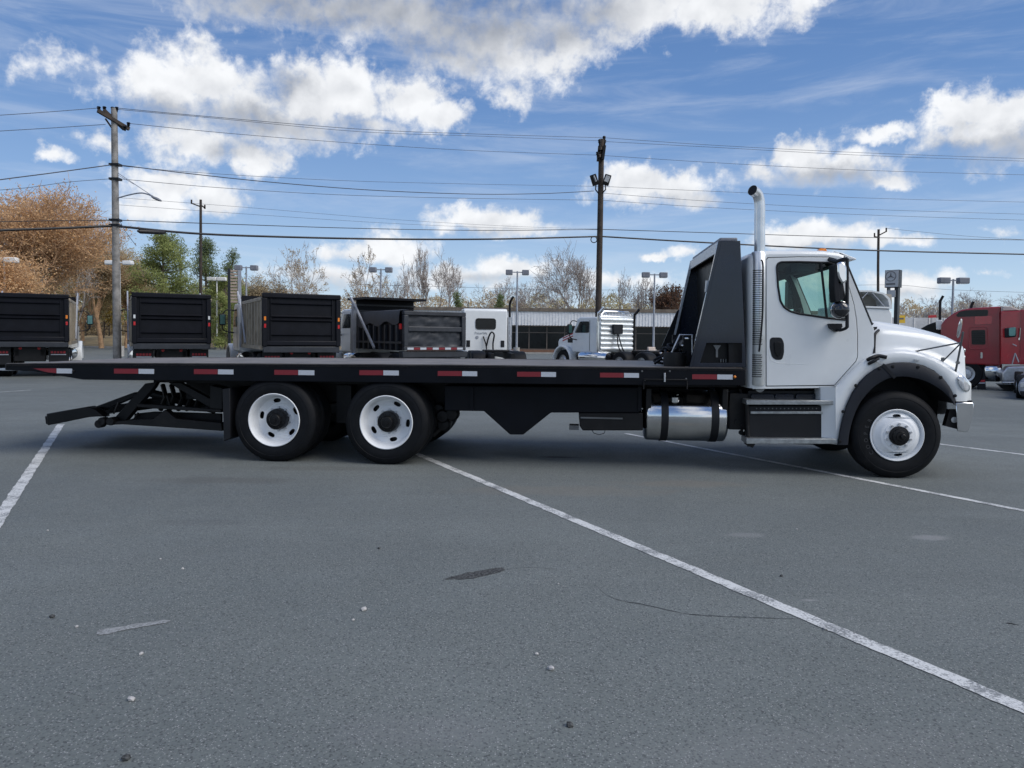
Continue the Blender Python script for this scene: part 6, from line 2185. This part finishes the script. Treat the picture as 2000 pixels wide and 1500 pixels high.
# ornate fence at the left
FN = thing('iron_fence', 'low black iron fence with hoops along the lawn bank', 'fence', (at(100, 640, 93).x, 93, 1.0), 0)
x_end = at(700, 640, 93).x - FN.location.x
for z in (.25, 1.3, 1.75):
    MB().box((0, -.03, z), (x_end, .03, z + .06)).build('rail', 'iron', FN)
pk = MB()
for k in range(int(x_end / .16)):
    pk.box((k * .16, -.012, 0), (k * .16 + .025, .012, 1.75))
pk.build('picket', 'iron', FN, kind='stuff')
for k in range(int(x_end / 1.45)):
    cx0 = .7 + k * 1.45
    MB().tube([(cx0 + .62 * math.cos(t), 0, 1.78 + .75 * math.sin(t)) for t in np.linspace(0, math.pi, 13)], .035, 5).build('hoop', 'dullalu' if k % 2 else 'iron', FN)
    MB().box((cx0 - .76, -.06, -.4), (cx0 - .66, .06, 2.0)).build('post', 'iron', FN)

# ------------------------------------------------------------------ trees
def seg_mesh(segs, thr=.05):
    vs, fs = [], []
    for p, q, r0, r1 in segs:
        d = q - p
        ln = d.length
        if ln < 1e-6:
            continue
        d /= ln
        a = d.cross(Vector((0.31, 0.95, 0.1)))
        if a.length < .1:
            a = d.cross(Vector((1, 0, 0)))
        a.normalize()
        b_ = d.cross(a)
        n = 6 if r0 > thr else 3
        o = len(vs)
        for c, r in ((p, r0), (q, r1)):
            for k in range(n):
                t = 2 * math.pi * k / n
                w = a * (math.cos(t) * r) + b_ * (math.sin(t) * r)
                vs.append((c.x + w.x, c.y + w.y, c.z + w.z))
        for k in range(n):
            fs.append((o + k, o + (k + 1) % n, o + n + (k + 1) % n, o + n + k))
    return vs, fs


def rvec(rnd):
    while True:
        v = Vector((rnd.uniform(-1, 1), rnd.uniform(-1, 1), rnd.uniform(-1, 1)))
        if .05 < v.length < 1:
            return v.normalized()


def branch(rnd, segs, tips, p, d, ln, r, depth, maxd, spread, up, kids):
    n = 3 if depth < 3 else 2
    pts = [p]
    dd = d.copy()
    for i in range(n):
        dd = (dd + rvec(rnd) * (.16 + .05 * depth) + Vector((0, 0, up * .12))).normalized()
        q = pts[-1] + dd * (ln / n)
        ra = r * (1 - .45 * i / n)
        rb = r * (1 - .45 * (i + 1) / n)
        segs.append((pts[-1], q, ra, rb))
        pts.append(q)
    if depth >= maxd:
        tips.append((pts[-1], dd))
        tips.append((pts[-2], dd))
        for _ in range(2):
            q = pts[0].lerp(pts[-1], rnd.uniform(.2, 1))
            e = (dd + rvec(rnd) * .9).normalized()
            segs.append((q, q + e * ln * rnd.uniform(.5, 1.0), r * .5, r * .2))
        return
    for k in range(kids + (1 if depth in (1, 2, 3) else 0) if depth else kids + 2):
        t = rnd.uniform(.35, 1.0) if k else 1.0
        i = min(int(t * n), n - 1)
        st = pts[i].lerp(pts[i + 1], t * n - i)
        ax = dd.cross(rvec(rnd)).normalized()
        an = rnd.uniform(.35, .8) * spread if k else rnd.uniform(.1, .35)
        nd = (dd * math.cos(an) + ax * math.sin(an))
        branch(rnd, segs, tips, st, nd.normalized(), ln * rnd.uniform(.60, .86), r * rnd.uniform(.42, .62) if k else r * .6, depth + 1, maxd, spread, up, kids)


def leaf_cloud(rnd, pts, per, rad, size, flat=1.0):
    vs, fs = [], []
    for p in pts:
        for _ in range(per):
            o = p + rvec(rnd) * (rad * rnd.random() ** .5)
            a = rvec(rnd)
            b_ = a.cross(rvec(rnd)).normalized()
            s = size * rnd.uniform(.6, 1.3)
            a, b_ = a * s, b_ * (s * .55 * flat)
            k = len(vs)
            vs += [tuple(o - a), tuple(o + b_), tuple(o + a), tuple(o - b_)]
            fs.append((k, k + 1, k + 2, k + 3))
    return vs, fs


def tree(label, px, top_y, Yd, w_px, seed, bark='bark', leaf=None, leafn=0, leafsize=.12, maxd=5, kids=3, spread=1.0, up=1.0, tr=.02, twig=.016, lean=0.0, trunk=.24, base=0.0, leafrad=.5, cat='bare tree', name='bare_tree', part=1.0):
    rnd = random.Random(seed)
    tp = at(px, top_y, Yd)
    H = tp.z - base
    T = thing(name, label, 'tree', (tp.x, Yd, base), 0, 'trees beyond the lots')
    segs, tips = [], []
    tl = H * trunk
    h = Vector((0, 0, 0))
    d = Vector((lean, 0, 1)).normalized()
    branch(rnd, segs, tips, h, d, tl * 1.25, H * tr, 0, maxd, spread, up, kids)
    # fit to the wanted height and width
    mz = max(s[1].z for s in segs)
    mx = sorted(abs(s[1].x - 0) for s in segs)[int(len(segs) * .985)]
    sz, sx = H / mz, (w_px * Yd / FPX / 2) / mx
    S = lambda v: Vector((v.x * sx, v.y * sx, v.z * sz))
    segs = [(S(a), S(c), max(r0, twig), max(r1, twig * .8)) for a, c, r0, r1 in segs]
    hw = w_px * Yd / FPX / 2 * 1.12
    segs = [s for s in segs if abs(s[1].x) < hw or s[2] > H * tr * .3]
    big = [s for s in segs if s[2] > H * tr * .3]
    small = [s for s in segs if s[2] <= H * tr * .3]
    vs, fs = seg_mesh(big)
    MB().add(vs, fs).build('trunk', bark, T, smooth=60, fix=False)
    vs, fs = seg_mesh(small)
    MB().add(vs, fs).build('crown', bark, T, fix=False)
    if leaf:
        pts = [S(t[0]) for t in tips if rnd.random() < part]
        per = max(1, int(leafn / max(1, len(pts))))
        vs, fs = leaf_cloud(rnd, pts, per, leafrad, leafsize)
        MB().add(vs, fs).build('foliage', leaf, T, fix=False)
    return T


def conifer(label, px, top_y, Yd, w_px, seed, leaf, n=60, per=200, base=0.0, low=.12, size=.13, rounder=1.0):
    rnd = random.Random(seed)
    tp = at(px, top_y, Yd)
    H = tp.z - base
    W_ = w_px * Yd / FPX / 2
    T = thing('pine_tree', label, 'tree', (tp.x, Yd, base), 0, 'trees beyond the lots')
    segs = [(Vector((0, 0, 0)), Vector((0, 0, H * .5)), H * .018, H * .013), (Vector((0, 0, H * .5)), Vector((0, 0, H * .97)), H * .013, .03)]
    clumps = []
    for i in range(n):
        t = low + (1 - low) * (i + rnd.random()) / n
        rad = W_ * (min(1, (1 - t) * 1.9 + .08) ** (.8 / rounder)) * rnd.uniform(.55, 1.05) * (1 if t > .3 else .8)
        a = rnd.uniform(0, 2 * math.pi)
        p0 = Vector((0, 0, H * t * .93))
        p1 = Vector((math.cos(a) * rad, math.sin(a) * rad, H * min(.98, t) + rnd.uniform(-.2, .3)))
        m = p0.lerp(p1, .55) - Vector((0, 0, .15))
        segs += [(p0, m, .06, .045), (m, p1, .045, .03)]
        clumps += [(p1, .62), (p0.lerp(p1, .72), .7), (p0.lerp(p1, .4), .6)]
    vs, fs = seg_mesh(segs)
    MB().add(vs, fs).build('trunk', 'barkd', T, fix=False)
    vs, fs = [], []
    for c, s in clumps:
        v2, f2 = leaf_cloud(rnd, [c], per // 3, s * H * .075 + .18, size, .5)
        o = len(vs)
        vs += v2
        fs += [tuple(k + o for k in f) for f in f2]
    MB().add(vs, fs).build('crown', leaf, T, fix=False)
    return T


tree('big rust leaved oak at the left edge of the photo', 62, 338, 60, 300, 21, 'barko', 'rust', 34000, .085, maxd=5, kids=4, spread=1.15, tr=.016, leafrad=.75, name='oak_tree', part=.8)
tree('bare grey crowned tree rising beside the rust oak', 140, 372, 72, 170, 22, maxd=6, kids=2, spread=1.0, tr=.013)
tree('rust leaved tree low down behind the left lamp post', 10, 470, 52, 200, 41, 'barko', 'rust', 24000, .075, maxd=5, kids=3, leafrad=.7, name='oak_tree')
tree('tan leaved tree left of the grey utility pole', 196, 420, 74, 135, 23, 'barko', 'tanleaf', 26000, .075, maxd=5, kids=3, leafrad=.8, name='oak_tree')
tree('olive leaved tree just behind the lamp heads by the grey pole', 244, 478, 78, 130, 24, 'barko', 'olive', 26000, .085, maxd=5, kids=3, leafrad=.9, name='oak_tree')
tree('olive tree behind the gap left of the grey pole', 160, 490, 82, 150, 25, 'barko', 'olive', 26000, .085, maxd=5, kids=3, leafrad=.9, name='oak_tree', base=.6)
tree('small gold leaved tree low in the gap beside the grey pole', 202, 572, 88, 60, 26, 'barkd', 'goldleaf', 5000, .13, maxd=4, kids=3, leafrad=.7, name='oak_tree', base=.8)
conifer('broad bright green pine right of the grey utility pole', 318, 456, 70, 135, 31, 'pine', 75, 330, rounder=1.7, low=.08)
conifer('dark slender pine behind the thin forked pole', 402, 468, 84, 85, 32, 'pined', 55, 260, rounder=1.1)
conifer('small dark pine top between the broad pine and the forked pole', 352, 474, 88, 40, 33, 'pined', 30, 100)
conifer('dark pointed pine above the stacked panel sign', 453, 489, 86, 62, 34, 'pined', 45, 120)
conifer('lower bright pine behind the stacked panel sign', 440, 540, 76, 110, 35, 'pine', 45, 300, rounder=1.6, low=.05)
tree('tan leaved tree on the slope above the third dump truck', 512, 535, 92, 110, 27, 'barkd', 'tanleaf', 26000, .09, maxd=5, kids=3, leafrad=1.0, name='oak_tree')
tree('bare tree with a few brown leaves above the third dump truck', 588, 470, 92, 125, 51, leaf='tanleaf', leafn=1500, leafsize=.10, maxd=6, kids=2, spread=1.05, up=.7, tr=.012, leafrad=.3, part=.4)
tree('bare tree with brown leaves in front of a cloud above the ribbed dump body', 712, 478, 88, 95, 52, leaf='tanleaf', leafn=1300, leafsize=.10, maxd=6, kids=2, spread=1.0, up=.7, tr=.012, leafrad=.3, part=.35)
tree('thin bare tree between the leafy one and the tall pair', 780, 500, 90, 70, 53, maxd=6, kids=2, spread=1.0, up=.7, tr=.011)
tree('tall bare tree, left of the tall pair above the charcoal tailgate', 828, 470, 95, 60, 54, maxd=6, kids=2, spread=.85, up=1.0, tr=.012)
tree('tall bare tree, right of the tall pair, forking low', 864, 476, 92, 85, 55, maxd=6, kids=2, spread=.9, up=.9, tr=.013, lean=.15)
tree('pale bare tree behind the white day cab', 966, 535, 96, 110, 56, maxd=6, kids=2, spread=1.0, tr=.012)
tree('bare tree between the day cab lamp post and the brown pole', 1035, 545, 96, 90, 57, maxd=6, kids=2, spread=.9, tr=.012)
tree('widest bare tree, behind the brown utility pole', 1128, 474, 88, 170, 58, maxd=5, kids=3, spread=1.1, up=.5, tr=.013)
tree('bare tree right of the brown utility pole', 1205, 520, 92, 90, 59, maxd=6, kids=2, spread=1.05, up=.5, tr=.012)
tree('bare twiggy tree left of the lamp post by the headboard', 1245, 535, 90, 80, 60, maxd=6, kids=2, spread=.9, tr=.012)
tree('reddish brown leaved tree beside the black headboard', 1300, 552, 88, 85, 61, 'barkd', 'redleaf', 7000, .13, maxd=5, kids=3, leafrad=.6, name='oak_tree')
conifer('small green conifer above the building left of the day cab', 893, 572, 86, 30, 36, 'pined', 24, 90, size=.16)
conifer('small dull conifer above the roof behind the day cab', 975, 575, 86, 28, 37, 'pined', 24, 90, size=.16)
tree('bare tree at the right edge above the red truck', 1935, 558, 92, 110, 62, maxd=6, kids=2, spread=.95, tr=.012)
tree('bare tree between the dealer sign and the exhaust stack', 1795, 575, 96, 75, 63, maxd=6, kids=2, spread=.95, tr=.012)
tree('bare tree behind the lamp post above the red truck', 1868, 572, 98, 90, 64, maxd=6, kids=2, spread=.95, tr=.012)
tree('bare tree cut by the right edge beyond the red trucks', 2010, 568, 95, 110, 65, maxd=6, kids=2, spread=.95, tr=.012)

# far scrub that reads as one mass
rnd = random.Random(77)
vs, fs = [], []


def scrub(x0, x1, ytop, Yd, n, mat, seed, hgt=1.0):
    rnd = random.Random(seed)
    pts = []
    for k in range(n):
        px = rnd.uniform(x0, x1)
        base_t = ytop + 8 * math.sin(px * .05 + seed) + 6 * math.sin(px * .13)
        py = base_t + (668 - base_t) * rnd.random() ** 1.1
        pts.append(at(px, py, Yd + rnd.uniform(-4, 4)))
    vs, fs = leaf_cloud(rnd, pts, 3, .5, .26, .45)
    o = MB().add(vs, fs).build('far_wood', mat, fix=False, kind='stuff')
    return o


scrub(470, 1010, 585, 108, 7000, 'tanleaf', 1)
scrub(980, 1340, 588, 104, 5000, 'olive', 2)
scrub(-60, 480, 560, 104, 9000, 'olive', 3)
scrub(-60, 300, 600, 98, 4000, 'tanleaf', 5)
scrub(1750, 2080, 598, 112, 4000, 'tanleaf', 4)
scrub(120, 232, 585, 99, 2600, 'tanleaf', 6)
scrub(405, 520, 560, 99, 2200, 'olive', 7)
